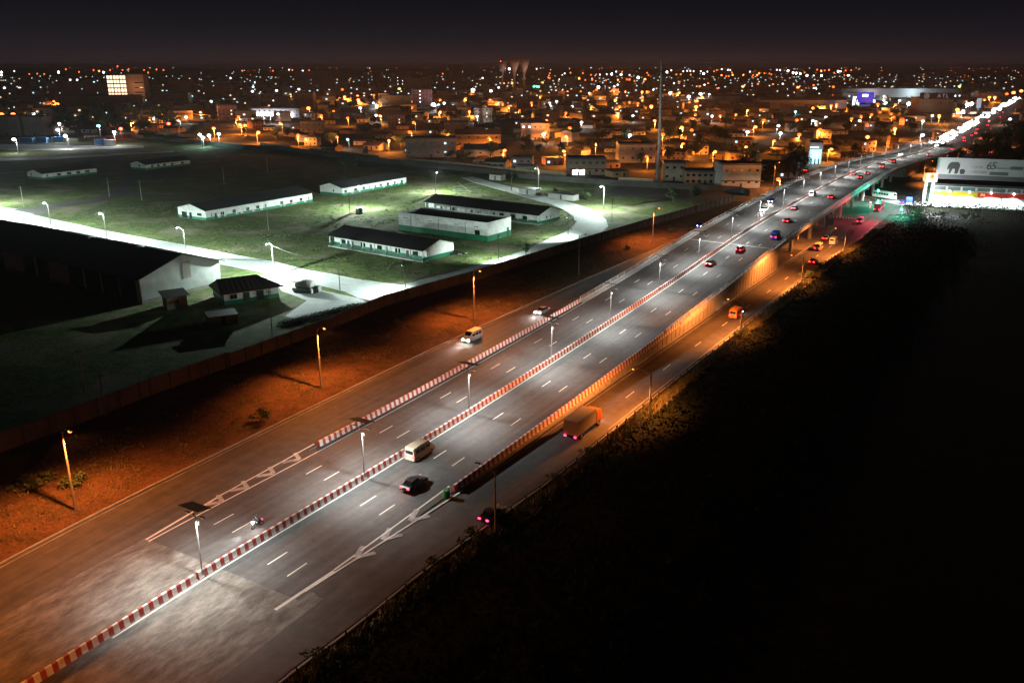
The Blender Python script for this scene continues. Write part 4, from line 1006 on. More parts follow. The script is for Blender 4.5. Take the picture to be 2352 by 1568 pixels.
def person(label, loc, rot, pose='walk', cloth=CLOTH, sc=1.0):
    t = thing('person', label, 'person', loc, rot)
    if pose == 'ride':
        J = [((-.2, 0, .92), .14), ((-.1, 0, 1.2), .15), ((0, 0, 1.42), .14), ((.03, 0, 1.56), .06), ((.06, 0, 1.72), .11), ((0, .2, 1.4), .07), ((.2, .33, 1.2), .05), ((.42, .33, 1.08), .035), ((0, -.2, 1.4), .07), ((.2, -.33, 1.2), .05), ((.42, -.33, 1.08), .035),
             ((-.15, .12, .9), .1), ((.22, .2, .8), .075), ((.05, .2, .38), .05), ((.2, .2, .32), .04), ((-.15, -.12, .9), .1), ((.22, -.2, .8), .075), ((.05, -.2, .38), .05), ((.2, -.2, .32), .04)]
    else:
        J = [((0, 0, .95), .13), ((0, 0, 1.2), .13), ((0, 0, 1.42), .13), ((0, 0, 1.54), .055), ((.02, 0, 1.68), .10), ((0, .2, 1.4), .06), ((-.05, .26, 1.15), .045), ((.08, .27, .92), .035), ((0, -.2, 1.4), .06), ((.06, -.26, 1.15), .045), ((.2, -.27, .95), .035),
             ((0, .1, .9), .09), ((.12, .1, .5), .065), ((.10, .1, .08), .045), ((.24, .1, .05), .04), ((0, -.1, .9), .09), ((-.04, -.1, .5), .065), ((-.22, -.1, .12), .045), ((-.10, -.1, .06), .04)]
    E_ = [(0, 1), (1, 2), (2, 3), (3, 4), (2, 5), (5, 6), (6, 7), (2, 8), (8, 9), (9, 10), (0, 11), (11, 12), (12, 13), (13, 14), (0, 15), (15, 16), (16, 17), (17, 18)]
    skinfig('body', J, E_, cloth, t); MB().ball((J[4][0][0], 0, J[4][0][2]), .115, n=10, m=7, sz=1.15).build('head', SKIN if pose != 'ride' else PAINTD, t)
    t.scale = (sc,) * 3
    return t
carP = Proto(car()); carN = Proto(car('car', spot=False)); vanP = Proto(van()); vanN = Proto(van(spot=False)); trP = Proto(truck()); busP = Proto(truck('bus', 10, bus=True))
def T(m): return {'white_car_paint': m}
def place(proto, S, off, toward, label, group, m=None, z=None, xt=None):
    q = P(S, off, z, .02); d = heading(S)
    if toward: d = -d
    slope = 0
    tint = T(m) if m else None
    if xt: tint = dict(tint or {}, **xt)
    o = proto.put(q, math.atan2(d.y, d.x), label, group, tint=tint)
    if z is None and S > 20:
        sl = math.atan2(cxyz(S + 3).z - cxyz(S - 3).z, 6) * (-1 if not toward else 1); o.rotation_euler[1] = sl
    return o
def gput(proto, u, v, toward, label, group, m=None, xt=None, shift=0):
    S, o = SO(G(u, v)); return place(proto, S + shift, o, toward, label, group, m, 0, xt)
def dput(proto, u, v, toward, label, group, m=None, xt=None):
    S, o = deckpt(u, v, .6); return place(proto, S, o, toward, label, group, m, None, xt)
GC = 'cars driving on the flyover'
HOT = {'headlight_glow': HEADW}; HTL = {'tail_light_glow': TAILB}; NOT = {'headlight_glow': METAL}
mbk = motorbike(); S_, o_ = deckpt(590, 1200, .6); d = -heading(S_); mbk.location = P(S_, o_, None, .02); mbk.rotation_euler[2] = math.atan2(d.y, d.x); tag(mbk, 'motorcycle with bright headlight coming down the near left carriageway', 'motorcycle')
person('motorcycle rider in dark clothes and helmet, holding the handlebar', mbk.location, mbk.rotation_euler[2], 'ride')
dput(vanN, 965, 1038, False, 'pale minibus driving away beside the median barrier, nearest on the right carriageway', GC, PAINTG, NOT)
dput(carN, 952, 1108, False, 'dark car with bright red tail lights near the start of the right barrier', GC, PAINTD, dict(NOT, tail_light_glow=TAILB))
gput(vanP, 1085, 782, True, 'blue and white minibus with lit headlights on the left service road', 'traffic on the left service road', PAINTW, HOT)
S_, o_ = SO(G(1262, 722)); place(carP, S_, LK(S_) + 6.2, True, 'car with bright headlights behind the striped left barrier on the service road', 'traffic on the left service road', PAINTS, 0, HOT)
gput(carN, 1132, 1188, False, 'dark car with red tail lights by the nearest lamp post of the right service road', 'traffic on the right service road', PAINTD, NOT)
gput(trP, 1340, 990, False, 'truck with orange cab and pale cargo box on the right service road', 'traffic on the right service road', PAINTG)
gput(vanN, 1690, 728, False, 'orange and beige van on the service road beside the glowing retaining wall', 'traffic on the right service road', PAINTO)
dput(carN, 1632, 603, False, 'dark car with orange red tail lights close to the median barrier', GC, PAINTD, dict(NOT, tail_light_glow=TAILB))
dput(carN, 1701, 571, False, 'red car just past the expansion joint', GC, PAINTR, NOT)
dput(vanN, 1782, 543, False, 'blue and white van beside the right bridge railing', GC, PAINTB, dict(NOT, tail_light_glow=TAIL))
dput(carN, 1808, 506, False, 'red car with orange tail lights in the middle of the flyover', GC, PAINTR, dict(NOT, tail_light_glow=TAILB))
dput(carN, 1825, 477, False, 'silver car with red tail lights next to the median barrier on the flyover', GC, PAINTS, dict(NOT, tail_light_glow=TAILB))
dput(vanN, 1866, 447, False, 'white van beside the median barrier at the crest of the flyover', GC, PAINTW, NOT)
dput(carN, 1909, 452, False, 'dark red car near the right bridge railing at the crest', GC, PAINTR, dict(NOT, tail_light_glow=TAILB))
dput(carP, 1755, 481, True, 'white car with glaring headlights on the left carriageway, front one of a pair', GC, PAINTW, HOT)
dput(carP, 1773, 461, True, 'blue car with glaring headlights on the left carriageway, rear one of a pair', GC, PAINTB, HOT)
dput(carN, 1976, 407, False, 'car with wide red tail lights near the right railing beyond the crest, left of two', GC, PAINTR, dict(NOT, tail_light_glow=TAILB))
dput(carN, 1992, 398, False, 'car with red tail lights near the right railing beyond the crest, right of two', GC, PAINTD, dict(NOT, tail_light_glow=TAILB))
dput(carN, 1960, 399, False, 'car with orange tail lights braking beside the median beyond the crest', GC, PAINTS, dict(NOT, tail_light_glow=TAILB))
dput(vanN, 2027, 383, False, 'white minibus in the right carriageway beyond the crest', GC, PAINTW, dict(NOT, tail_light_glow=TAILB))
dput(vanN, 2052, 372, False, 'beige minibus following on the right carriageway far over the flyover', GC, PAINTG, dict(NOT, tail_light_glow=TAILB))
dput(carP, 2070, 355, True, 'car with glaring white headlights on the far left carriageway of the flyover', GC, PAINTW, HOT)
dput(carP, 2143, 326, True, 'first car with blinding headlights descending the far ramp', GC, PAINTW, HOT)
dput(carP, 2152, 333, True, 'second car with blinding headlights on the far ramp', GC, PAINTS, HOT)
dput(carN, 2134, 357, False, 'dark car with dim red tail lights on the far ramp', GC, PAINTD, NOT)
dput(carN, 2188, 343, False, 'red car leaving the flyover at the far end', GC, PAINTR, dict(NOT, tail_light_glow=TAILB))
gput(carN, 1868, 604, False, 'orange taxi on the right service road beside the flowering hedge', 'traffic on the right service road', PAINTO, dict(NOT, tail_light_glow=TAILB))
gput(vanN, 1880, 574, False, 'beige minibus on the right service road beside the pier', 'traffic on the right service road', PAINTG, dict(NOT, tail_light_glow=TAIL))
gput(vanN, 1914, 560, False, 'white minibus on the right service road right of the beige one', 'traffic on the right service road', PAINTW, NOT)
gput(carN, 1897, 550, False, 'orange car ahead of the beige minibus on the right service road', 'traffic on the right service road', PAINTO, dict(NOT, tail_light_glow=TAILB))
gput(vanN, 1976, 512, False, 'white van waiting just before the junction', 'traffic on the right service road', PAINTW, dict(NOT, tail_light_glow=TAIL))
gput(busP, 2018, 482, False, 'bus glowing red at the rear at the junction traffic lights', 'traffic on the right service road', PAINTR, dict(HTL, beige_van_paint=PAINTR))  # red body paint stands in for red light falling on the bus
S_, o_ = SO(G(2030, 456)); place(busP, S_, o_, True, 'long white bus in front of the shops at the junction', 'traffic at the junction', PAINTW, 0, dict(HOT, beige_van_paint=PAINTW)).rotation_euler[2] += 1.1
S_, o_ = SO(G(2072, 468)); place(carN, S_, o_, False, 'blue car parked at the corner of the shop forecourt', 'cars at the junction', PAINTB, 0, NOT)
gput(carN, 1610, 521, True, 'blue car with blue glare on the left service road below the flyover', 'traffic on the left service road', PAINTB, {'headlight_glow': emis('blue_headlight', (.25, .4, 1), 60)})
gput(carN, 1852, 393, True, 'red lit car on the left service road below the tall grey mast of the shop', 'traffic on the left service road', PAINTR, {'headlight_glow': TAILB})
# far highway traffic
FC = 'headlights queueing on the far highway'
nfar = 0
def far_car(lit):
    t = thing('car', 'x', 'car'); mb = MB(); loft(mb, [(-2.15, .70, .72, .38, .80), (-1.2, .84, .80, .24, .95), (.9, .84, .80, .24, .93), (2.05, .76, .66, .32, .66)]); loft(mb, [(-1.65, .72, .56, .90, .96), (-1.15, .74, .58, .90, 1.40), (.15, .74, .60, .90, 1.44), (.95, .72, .60, .90, .96)]); mb.build('body', PAINTW, t)
    for s in (-1, 1): MB().ball((2.1, s * .58, .64), .26, n=8, m=5).build('headlight', HEADW, t)
    if lit: light(t, 'SPOT', (2.6, 0, .8), (1, .86, .78), 9000, .2, rot=(0, math.radians(-84), 0), cone=math.radians(80), blend=.7)
    return t
farA = Proto(far_car(True)); farB = Proto(far_car(False))
S_ = 636
while S_ < 1750:
    for off in (-11.2, -7.4, -3.6):
        if R.random() < .72: place((farA, farB, farB)[nfar % 3], S_ + R.uniform(-4, 4), off + R.uniform(-.5, .5), True, 'vehicle with glaring headlights in the far stream of oncoming traffic', FC, (PAINTW, PAINTS, PAINTD, PAINTG, PAINTR)[nfar % 5], 0); nfar += 1
    S_ += 15 + (S_ - 636) * .035
farA.finish(); farB.finish()
for i, S_ in enumerate([630, 676, 712, 764, 820, 880, 950, 1040, 1150]):
    place((carN, vanN)[i % 2], S_, (4.5, 8.2)[i % 2], False, 'vehicle with red tail lights driving away on the far highway', 'tail lights on the far highway', (PAINTW, PAINTD, PAINTR)[i % 3], 0, dict(NOT, tail_light_glow=TAILB))
for i, (u_, v_) in enumerate([(2245, 338), (2262, 344), (2232, 312), (2275, 352), (2225, 352), (2250, 358)]):
    S_, o_ = SO(G(u_, v_)); place(carN, S_, o_, i % 2 == 0, 'car with red lamps parked under the dark trees right of the far ramp', 'cars under the trees', (PAINTR, PAINTD)[i % 2], 0, {'headlight_glow': TAIL, 'tail_light_glow': TAILB})
for pr in (carP, carN, vanP, vanN, trP, busP): pr.finish()
# people near the sandy corner and along the fence
for i, (u_, v_, lab) in enumerate([(1768, 441, 'person in dark clothes standing on the sandy corner nearest the flyover'), (1752, 436, 'person standing in the middle of the sandy corner'), (1781, 428, 'person walking at the far edge of the sandy corner'), (1921, 566, 'person walking along the guard fence by the service road'), (1958, 541, 'person in dark clothes leaning at the guard fence near the traffic lights'), (1742, 449, 'person waiting at the dark end of the sandy corner')]):
    person(lab, G(u_, v_), R.uniform(0, 6), cloth=CLOTH)

# traffic lights
def tlight(loc, rot, label, on, h=5.2):
    t = thing('traffic_light', label, 'traffic light', loc, rot, 'traffic lights at the junction')
    MB().tube([(0, 0, 0), (0, 0, h)], .08, 8).build('pole', METALD, t); MB().box((0, -.1, h - .4), (.42, .3, 1.25)).build('signal_box', BLACK, t)
    for k, c in enumerate(('red', 'amber', 'green')):
        em = emis('signal_' + c, {'red': (1, .02, .02), 'amber': (1, .5, .02), 'green': (.02, 1, .55)}[c], 120) if c == on else GLASSD
        MB().ball((0, -.28, h - .4 + .4 - k * .4), .26 if c == on else .18, n=10, m=6).build(c + '_lens', em, t)
    light(t, 'POINT', (0, -.9, h - .8), {'red': (1, .01, .08), 'green': (.02, 1, .6)}[on], 9000, .15)
    return t
tlight(G(2012, 470), .3, 'green traffic light in front of the shops', 'green', 6.5); tlight(G(2068, 498), -.2, 'green traffic light by the dark hedge corner', 'green', 3.6); tlight(G(1993, 508), .1, 'red traffic light beside the red lit bus', 'red', 6.8)
# small direction sign under the flyover
t = thing('road_sign', 'square direction sign on twin posts under the flyover edge', 'sign', G(1905, 538), -.5)
MB().box((0, 0, 4.0), (1.7, .1, 1.8)).build('sign_board', CONC_L, t)
for x in (-.5, .5): MB().tube([(x, 0, 0), (x, 0, 3.6)], .05, 6).build('post', METAL, t)
# striped kerb blocks of the traffic island under the flyover
for nm, a_, b_ in (('striped kerb of the traffic island behind the sign under the flyover', (1918, 500), (1965, 507)), ('striped kerb beyond the cross road near the green traffic light', (1985, 452), (2022, 462))):
    A_, B_ = G(*a_), G(*b_); d = B_ - A_; L_ = d.length; d.normalize(); o = MB(); n_ = Vector((-d.y, d.x, 0)) * .2
    o.face([A_ - n_, B_ - n_, B_ - n_ + Vector((0, 0, .7)), A_ - n_ + Vector((0, 0, .7))], 0, [(0, 0), (L_, 0), (L_, .7), (0, .7)]); o.face([A_ - n_ + Vector((0, 0, .7)), B_ - n_ + Vector((0, 0, .7)), B_ + n_ + Vector((0, 0, .7)), A_ + n_ + Vector((0, 0, .7))], 0, [(0, 0), (L_, 0), (L_, .4), (0, .4)])
    o.face([B_ + n_, A_ + n_, A_ + n_ + Vector((0, 0, .7)), B_ + n_ + Vector((0, 0, .7))], 0, [(0, 0), (L_, 0), (L_, .7), (0, .7)])
    o.v = [tuple(Vector(p) - A_) for p in o.v]; ob = o.build('striped_kerb', STRIPE_S); ob.location = A_; tag(ob, nm, 'kerb')
for i, (s0, o0, s1, o1) in enumerate(()): pass
# ------------------------------------------------------------ town lights: picture position and kind of every lamp head
LAMPS = (
    '1787.5,411.5o 1485.5,359.7o 1642.8,348.1O 1294.9,347O 1159.6,345.3O 1909.8,342.5O 1713.6,337.6O 1021.5,331.8O 1368.8,330.3O 1569.1,330.3O 1569.6,330.3o 1778.5,322.7o 893.3,322.6O '
    '31.9,320.1W 798.4,320.1c 1123.5,316.7o 466.4,315.9c 1992.8,314.6O 774.3,314.2o 1299.4,313O 149.5,311.7W 479.8,310.8w 684.8,310.8o 1447,310.3w 2119.1,309.7w 458.8,309.2C '
    '1027.7,309.2o 1522.8,308.9o 1835.9,308.9o 1248.6,308.5w 502.5,307.5w 1793,305.8c 593.2,304.1O 262.1,303.3W 941.2,303.3o 1717.3,303.1c 1254,301.8o 1588.7,298.9o 132.7,298.2W '
    '1883.1,297.6o 1228.9,295.8w 277.2,295.7r 2055.7,295.7O 490.8,294.9O 1238.9,294.9w 1308.5,294o 1566.5,293.1O 1566,292.5O 1735.4,291.3O 226,289C 1788.1,288.9w 563,288.2O 550.4,286.5O '
    '136.1,284w 387.2,284r 643.6,283.1o 949.9,281.1o 1335.7,280.9w 303.2,278.9O 2120.1,278.5c 1974.6,277.5w 1254.9,277.3O 1503.7,277.3O 1867.1,277.3c 410.1,276.4c 1754.9,276.4o '
    '1830.4,275.8o 388.9,274.7c 544.5,274.7o 2320.3,273.6w 233.5,273r 1956.1,272.6o 352,272.2w 798.4,270.9o 2052.4,269.1o 1897.1,268.9c 426.9,268.8w 547.9,268o 1095.8,267.5w '
    '1977.9,267.3o 1635.5,266.7w 103.3,266.3C 872.8,266.3O 1453.8,265.8w 1654.3,265.8o 2141.6,265.8c 737.7,265.5o 2157.2,265.4O 863.9,265w 621.8,264.6W 1597.4,263.6o 2002,263.2o '
    '1690.4,263.1o 3.4,263O 30.2,263O 370.4,263O 605,263W 638.6,262.1W 2046.9,261.9o 76.4,261.3w 1420.2,260.4O 1299.8,259.5o 2021.5,258.4o 460.5,257.9O 1011.3,257.1O 1827.1,256.7c '
    '1078.1,256.2O 766.3,255.4o 319.2,255.1w 2212.3,255w 1193.7,254o 1635.2,253.5O 1717.3,253.5O 2199.2,252.1O 2048.3,250.2o 1868.4,248.9O 708.3,248.7O 827.3,247.8w 526,247.3c '
    '945.7,246.7o 1598.9,245.5O 1888,245.3o 1313.9,244.9w 1358.4,244.9o 1422.9,244.6o 1495.9,244.6O 1168.3,244.5o 1264.9,244w 1909.2,242.3o 1908.9,242.2o 864.8,242w 1006.7,242w '
    '2185.5,241.8w 2057,240.4o 2222.7,240.4W 995,240.3W 1921.9,240o 1154.6,239.9o 1921.9,239.9o 1045.4,239.4b 2016.6,239.4o 873.5,238.6o 2087.9,238.4W 2231.4,238.4W 1465.2,237.7o '
    '858,236.9w 1020.2,236.9w 1049.6,236.9b 1262.2,236.8w 1220.8,236.4o 2035.2,236.1c 1763.9,235.9o 1140.3,235.2o 1446,235o 1583.4,235o 2007.4,234.5c 900,233.6O 944.1,233.6o '
    '1278.5,233.1w 123.5,232.7o 484.9,232.7c 1905.9,232.6W 1854,232.2W 1905.2,232.2W 649.5,231w 1126,231O 2066.4,231w 2007.4,230.6c 2030.3,230.6c 1413.5,230.4O 2179.7,229.6r '
    '822.8,229.4O 1010.9,229.4o 2261.3,229.3o 1476.1,229.1o 2105.5,228.3c 954.6,228o 778.9,226.8O 1069.7,226o 1382,224.1o 1695.5,224.1C 1964.9,223.8w 2272.5,223.8O 2285.2,223.8O '
    '1475.6,223.2r 1612.8,223.2O 791.7,222.6O 1241.7,222.2o 1582,222.2W 1675.5,222.2W 2261.7,221.4c 821.4,221O 2030.7,220.9w 2236.3,220.9c 2193.4,220.3w 2205.1,220.3w 2252,220.3c '
    '1993.2,219.9b 1914.7,218.5o 858.9,218.4o 1914.8,218.2o 1318.1,217.7O 1652.8,217.7w 667.2,216.8o 1629.2,216.8w 2312.5,216o 1432,215.9r 1609.2,215.9W 249.5,215.4c 240.2,215.1c '
    '1353.3,214.1w 1539.5,214.1W 1560,213.2O 2328.1,213O 158.8,212.9o 680.6,212.6w 1086.5,211.7O 1953.7,211.7o 1475.2,211.3O 1303,211O 1953.3,211o 1291.2,210.4O 1364.2,210.4o '
    '1333.9,210.1o 1402.6,210.1o 1436.2,210.1o 1961.9,210.1O 579.8,210w 195.7,209.2w 1127.7,209.2W 1724.5,209.2o 2345.7,209.1O 1241.3,209o 635.2,208.4w 415.2,208.4c 1086.5,206.7W '
    '1370.2,206.4o 1501.5,206.4w 786.4,205.8o 686.5,205.3w 917.2,204.5O 1871.6,204.4W 1647,204.1o 1852.6,203.7o 121.8,203.3c 652,203.3w 927.3,203.3w 937,203w 45.4,202.5w 10.1,202.1w '
    '1832.6,201.4O 1145.3,201.3w 1373.9,200.5W 1914.3,200.5o 1682.8,200.1o 581.5,200c 1236.8,199.5g 1914.1,199.4o 1411.1,199c 1706.4,199O 2203.7,198.8y 1232.2,198.6g 1226.8,198.6g '
    '1607.4,198.6o 1868.9,195.9o 1282.5,195.4w 1418.7,195w 1618.3,195w 1467.9,194.1o 1775.4,193.7o 1740.9,193.2o 1798.1,192.8w 1156.7,192.4O 1176.4,191.6O 1548.2,191.4w 1626.5,191.4o '
    '121.8,190.7c 1725.4,190.5c 630.2,189.9o 1246.2,189.9O 215.9,189c 585.7,189c 1560.9,188.6o 1847.7,188.1b 909.6,187.4w 924.1,187.4w 851.7,186.5w 1457.4,186.5o 1933.4,186.5w '
    '1369.9,185.9O 1392,184.7o 1253.1,184.1w 1419.3,184.1O 1344.4,184.1o 177.2,184w 161.3,184w 1285.4,183.7w 1439.2,183.2o 1446,183.2o 1360.2,183.2o 1481.4,182.8O 919,181.8w 1060.1,181w '
    '1330.3,180.5O 1262.2,179.9o 529.4,179.8w 1108.4,179.8w 1465.6,178.7W 1727.6,177.4o 1045.4,177.3w 520.2,176.1w 881.6,175.6w 1668.2,175.4o 1674,175.4o 909.6,175.1w 1457.8,175w '
    '1260.9,174.1o 1868.9,174.1w 1887.1,174.1W 1948.3,174.1W 1853.5,173.8W 1291.2,173.2w 1489.5,173.2o 1657.3,173.2O 1939.7,173.2o 3.4,173.1W 1446,172.8w 1707.3,172.8O 1730,172.8o '
    '1739.1,172.8O 1357.2,172.3o 1682.8,172.3O 1377.9,171.9w 1586.5,171.9o 1426.5,171.8W 1563.8,171.8o 1058.8,171.4o 1369.3,171.4o 1553.6,171.4o 1563.3,171.4o 1771.7,171.4o 1393.8,171w '
    '67.2,170.6o 101.6,170.6o 1179.8,170.6o 1404.7,170.5W 85.7,169.7o 1016.8,169.7o 1616.5,169.6W 1838,169.6W 1767.2,169.2o 1297,169w 1262.7,168.7o 1338.5,168.7o 1743.6,168.7O '
    '1755.8,168.7o 1829,168.7W 459.7,168W 1310.3,167.8o 1486.5,167.8o 1821.7,167.8W 1916.1,167.8o 340.2,167.2o 1680.9,166.9o 1848,166.9o 134.4,166.4W 237.7,166.4W 3.4,166.4W '
    '1531.9,165.9W 181.4,165.5o 1428.9,165.4o 1415.3,165w 1624.7,165w 1722.7,165w 1925.2,164.5W 1931.2,164.5w 695.7,164.3W 1569.3,164.1w 1593.2,164.1w 1609.6,164.1w 1640.1,164.1o '
    '32.8,163.8w 227.6,163.8O 1578.3,163.2w 1585.6,163.2w 1809.9,163.2W 1886.2,163.2O 626.8,163o 556.3,163o 1541.8,162.3w 1894.3,162.3o 1942.5,162.3o 710,162.2o 1955.2,161.8o '
    '1646.4,161.4o 1671.9,161.4w 1677.3,161.4w 1791.7,161.4w 215,161.3o 252.8,161.3o 281.4,161.3o 331,161.3o 375.5,161.3o 671.4,161.3o 1784.5,161w 1904.3,161r 663.8,160.5w 1877.1,160.5o '
    '359.5,160.1o 151.2,159.6o 1657.7,159.6w 295.7,159.3o 1169.7,158.8W 1232.6,158.7w ')
LAMPL = []
for tk in LAMPS.split():
    a, b = tk[:-1].split(','); LAMPL.append((float(a), float(b), tk[-1]))
# ------------------------------------------------------------ naming by landmark
LM = [((270, 195), 'the lit office tower'), ((620, 258), 'the floodlit white building'), ((965, 225), 'the pink lit apartment block'), ((1200, 160), 'the water towers'), ((1515, 300), 'the grey mast'),
      ((1980, 230), 'the blue lit station'), ((2150, 225), 'the dark ATL sign'), ((1870, 350), 'the cyan lit shop'), ((1100, 315), 'the big orange gabled house'), ((985, 340), 'the grey block with cyan windows'),
      ((1230, 295), 'the hip roofed villa'), ((1350, 385), 'the red awning shop'), ((1700, 395), 'the white walled corner block'), ((1690, 222), 'the twin white floodlights'), ((230, 300), 'the cyan floodlight'),
      ((710, 290), 'the bushy orange house'), ((90, 320), 'the blue containers'), ((1750, 150), 'the far glow on the horizon'), ((400, 160), 'the dark skyline on the left'), ((1400, 165), 'the mid horizon lights'), ((2260, 260), 'the glaring far highway'), ((2250, 390), 'the elephant billboard')]
NUMS = ['nearest', 'second', 'third', 'fourth', 'fifth', 'sixth', 'seventh', 'eighth', 'ninth', 'tenth', 'eleventh', 'twelfth', 'thirteenth', 'fourteenth', 'fifteenth', 'sixteenth', 'seventeenth', 'eighteenth', 'nineteenth', 'twentieth']
NUMS += [a + '-' + b for a in ('twenty', 'thirty', 'forty', 'fifty') for b in ('first', 'second', 'third', 'fourth', 'fifth', 'sixth', 'seventh', 'eighth', 'ninth')]
def rel(u, v):
    b = min(LM, key=lambda L: math.hypot(u - L[0][0], (v - L[0][1]) * 2)); du = u - b[0][0]; dv = (v - b[0][1]) * 2
    w = ('right of' if du > 0 else 'left of') if abs(du) > abs(dv) else ('below' if dv > 0 else 'above')
    return w, b[1], math.hypot(du, dv)
NAMEQ = []
def later(o, u, v, desc, group): NAMEQ.append((o, u, v, desc, group)); o['group'] = group
def name_all():
    bk = {}
    for o, u, v, desc, grp in NAMEQ:
        w, lm, dd = rel(u, v); bk.setdefault((desc, w, lm), []).append((dd, o))
    for (desc, w, lm), L in bk.items():
        L.sort(key=lambda a: a[0])
        for i, (dd, o) in enumerate(L):
            o['label'] = f'{desc} {w} {lm}' if len(L) == 1 else f'{NUMS[min(i, len(NUMS) - 1)]} {desc} {w} {lm}'
# ------------------------------------------------------------ town lamps
CLS = [(330, .36), (620, .68), (1000, 1.0), (1700, 1.3), (3000, 1.9), (99999, 2.8)]
PW_ = {'o': 15000, 'O': 32000, 'w': 4500, 'W': 6500, 'c': 2600, 'C': 3000, 'r': 1500, 'b': 3000, 'g': 2600, 'y': 1500}
CN = {'o': 'orange street lamp', 'O': 'bright orange street lamp', 'w': 'white lamp', 'W': 'bright white floodlight', 'c': 'pale cyan lamp', 'C': 'glaring cyan floodlight', 'r': 'red lamp', 'b': 'blue lamp', 'g': 'green lamp', 'y': 'yellow lamp'}
protoL = {}
far_lights = MB(); FLK = list(EM.keys()); used_l = 0
LAMPPOS = []
for u_, v_, c_ in sorted(LAMPL, key=lambda a: -a[1]):
    hh = 7.6 if c_ in 'oOr' else 6.4
    if c_ in 'WC': hh = 9.0
    if v_ > 153.5 and G(u_, v_, hh).y < 4200: q = G(u_, v_, hh)
    else: q = at_y(u_, v_, 4200 + R.uniform(-300, 300))
    dist = q.length; cl = next(i for i, c in enumerate(CLS) if dist < c[0]); r = CLS[cl][1] * ({'O': 1.35, 'W': 1.15, 'C': 1.15} if cl < 3 else {'O': 1.7, 'W': 1.9, 'C': 1.9}).get(c_, 1.4)
    if used_l >= 285 or dist > 4000:
        far_lights.ball(q, r * .9, FLK.index(c_), 6, 4); continue
    used_l += 1; LAMPPOS.append((q.x, q.y))
    key = (c_, cl)
    if key not in protoL:
        h = round(hh - .5, 2); protoL[key] = Proto(street_lamp(h, 1.3, EM[c_], PW_[c_] * (1.3 if cl >= 2 else 1) if cl < 4 else 0, LC[c_], r, .5, cone=0, poler=(.15 + .03 * cl, .09 + .02 * cl)))
    ang = R.uniform(-2.6, -.5) if c_ in 'oO' else R.uniform(-2, -1)
    hx = 1.55; base = Vector((q.x - hx * math.cos(ang), q.y - hx * math.sin(ang), q.z - hh + .0))
    if base.z < -0.5: base.z = 0
    o = protoL[key].put(base, ang); later(o, u_, v_, CN[c_], 'lamps in the town')
for k in range(210):
    u_ = 2352 * R.random() ** .6; v_ = 156 + R.random() ** 2.2 * 36
    q = G(u_, v_, 8) if v_ > 160 else at_y(u_, v_, 4600)
    if q.y > 4600: q = at_y(u_, v_, 4600)
    c_ = R.choice('ooooowwwc'); far_lights.ball(q, (.35 + .2 * R.random()) * q.y / 1400, FLK.index(c_), 6, 3)
fl = far_lights.build('distant_lights', [EM[k] for k in FLK]); tag(fl, 'countless tiny orange and white lights of the far town along the horizon', 'town lights'); fl['kind'] = 'stuff'

# ------------------------------------------------------------ town buildings
TW = {'cream': mat('cream_house_wall', (.50, .42, .32), .85, scale=.5, col2=(.38, .31, .24)), 'tan': mat('tan_house_wall', (.36, .28, .20), .85, scale=.5, col2=(.26, .20, .14)), 'grey': mat('grey_house_wall', (.30, .30, .29), .85, scale=.5, col2=(.20, .20, .20)),
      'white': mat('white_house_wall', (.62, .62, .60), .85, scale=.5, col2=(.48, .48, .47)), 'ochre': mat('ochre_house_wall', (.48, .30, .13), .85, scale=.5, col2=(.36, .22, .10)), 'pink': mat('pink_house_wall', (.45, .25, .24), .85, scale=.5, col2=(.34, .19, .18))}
TROOF = mat('rusty_tin_roof', (.11, .08, .065), .7, scale=.4, col2=(.06, .045, .04), scale2=.1); TROOF2 = mat('grey_tin_roof', (.14, .14, .14), .6, scale=.4, col2=(.08, .08, .08), scale2=.1)
WLIT = emis('lit_window', (1.0, .78, .50), 1.6); WLITC = emis('cool_lit_window', (.65, .95, 1.0), 1.8); WLITH = emis('blazing_lit_window', (.92, .97, 1.0), 5)
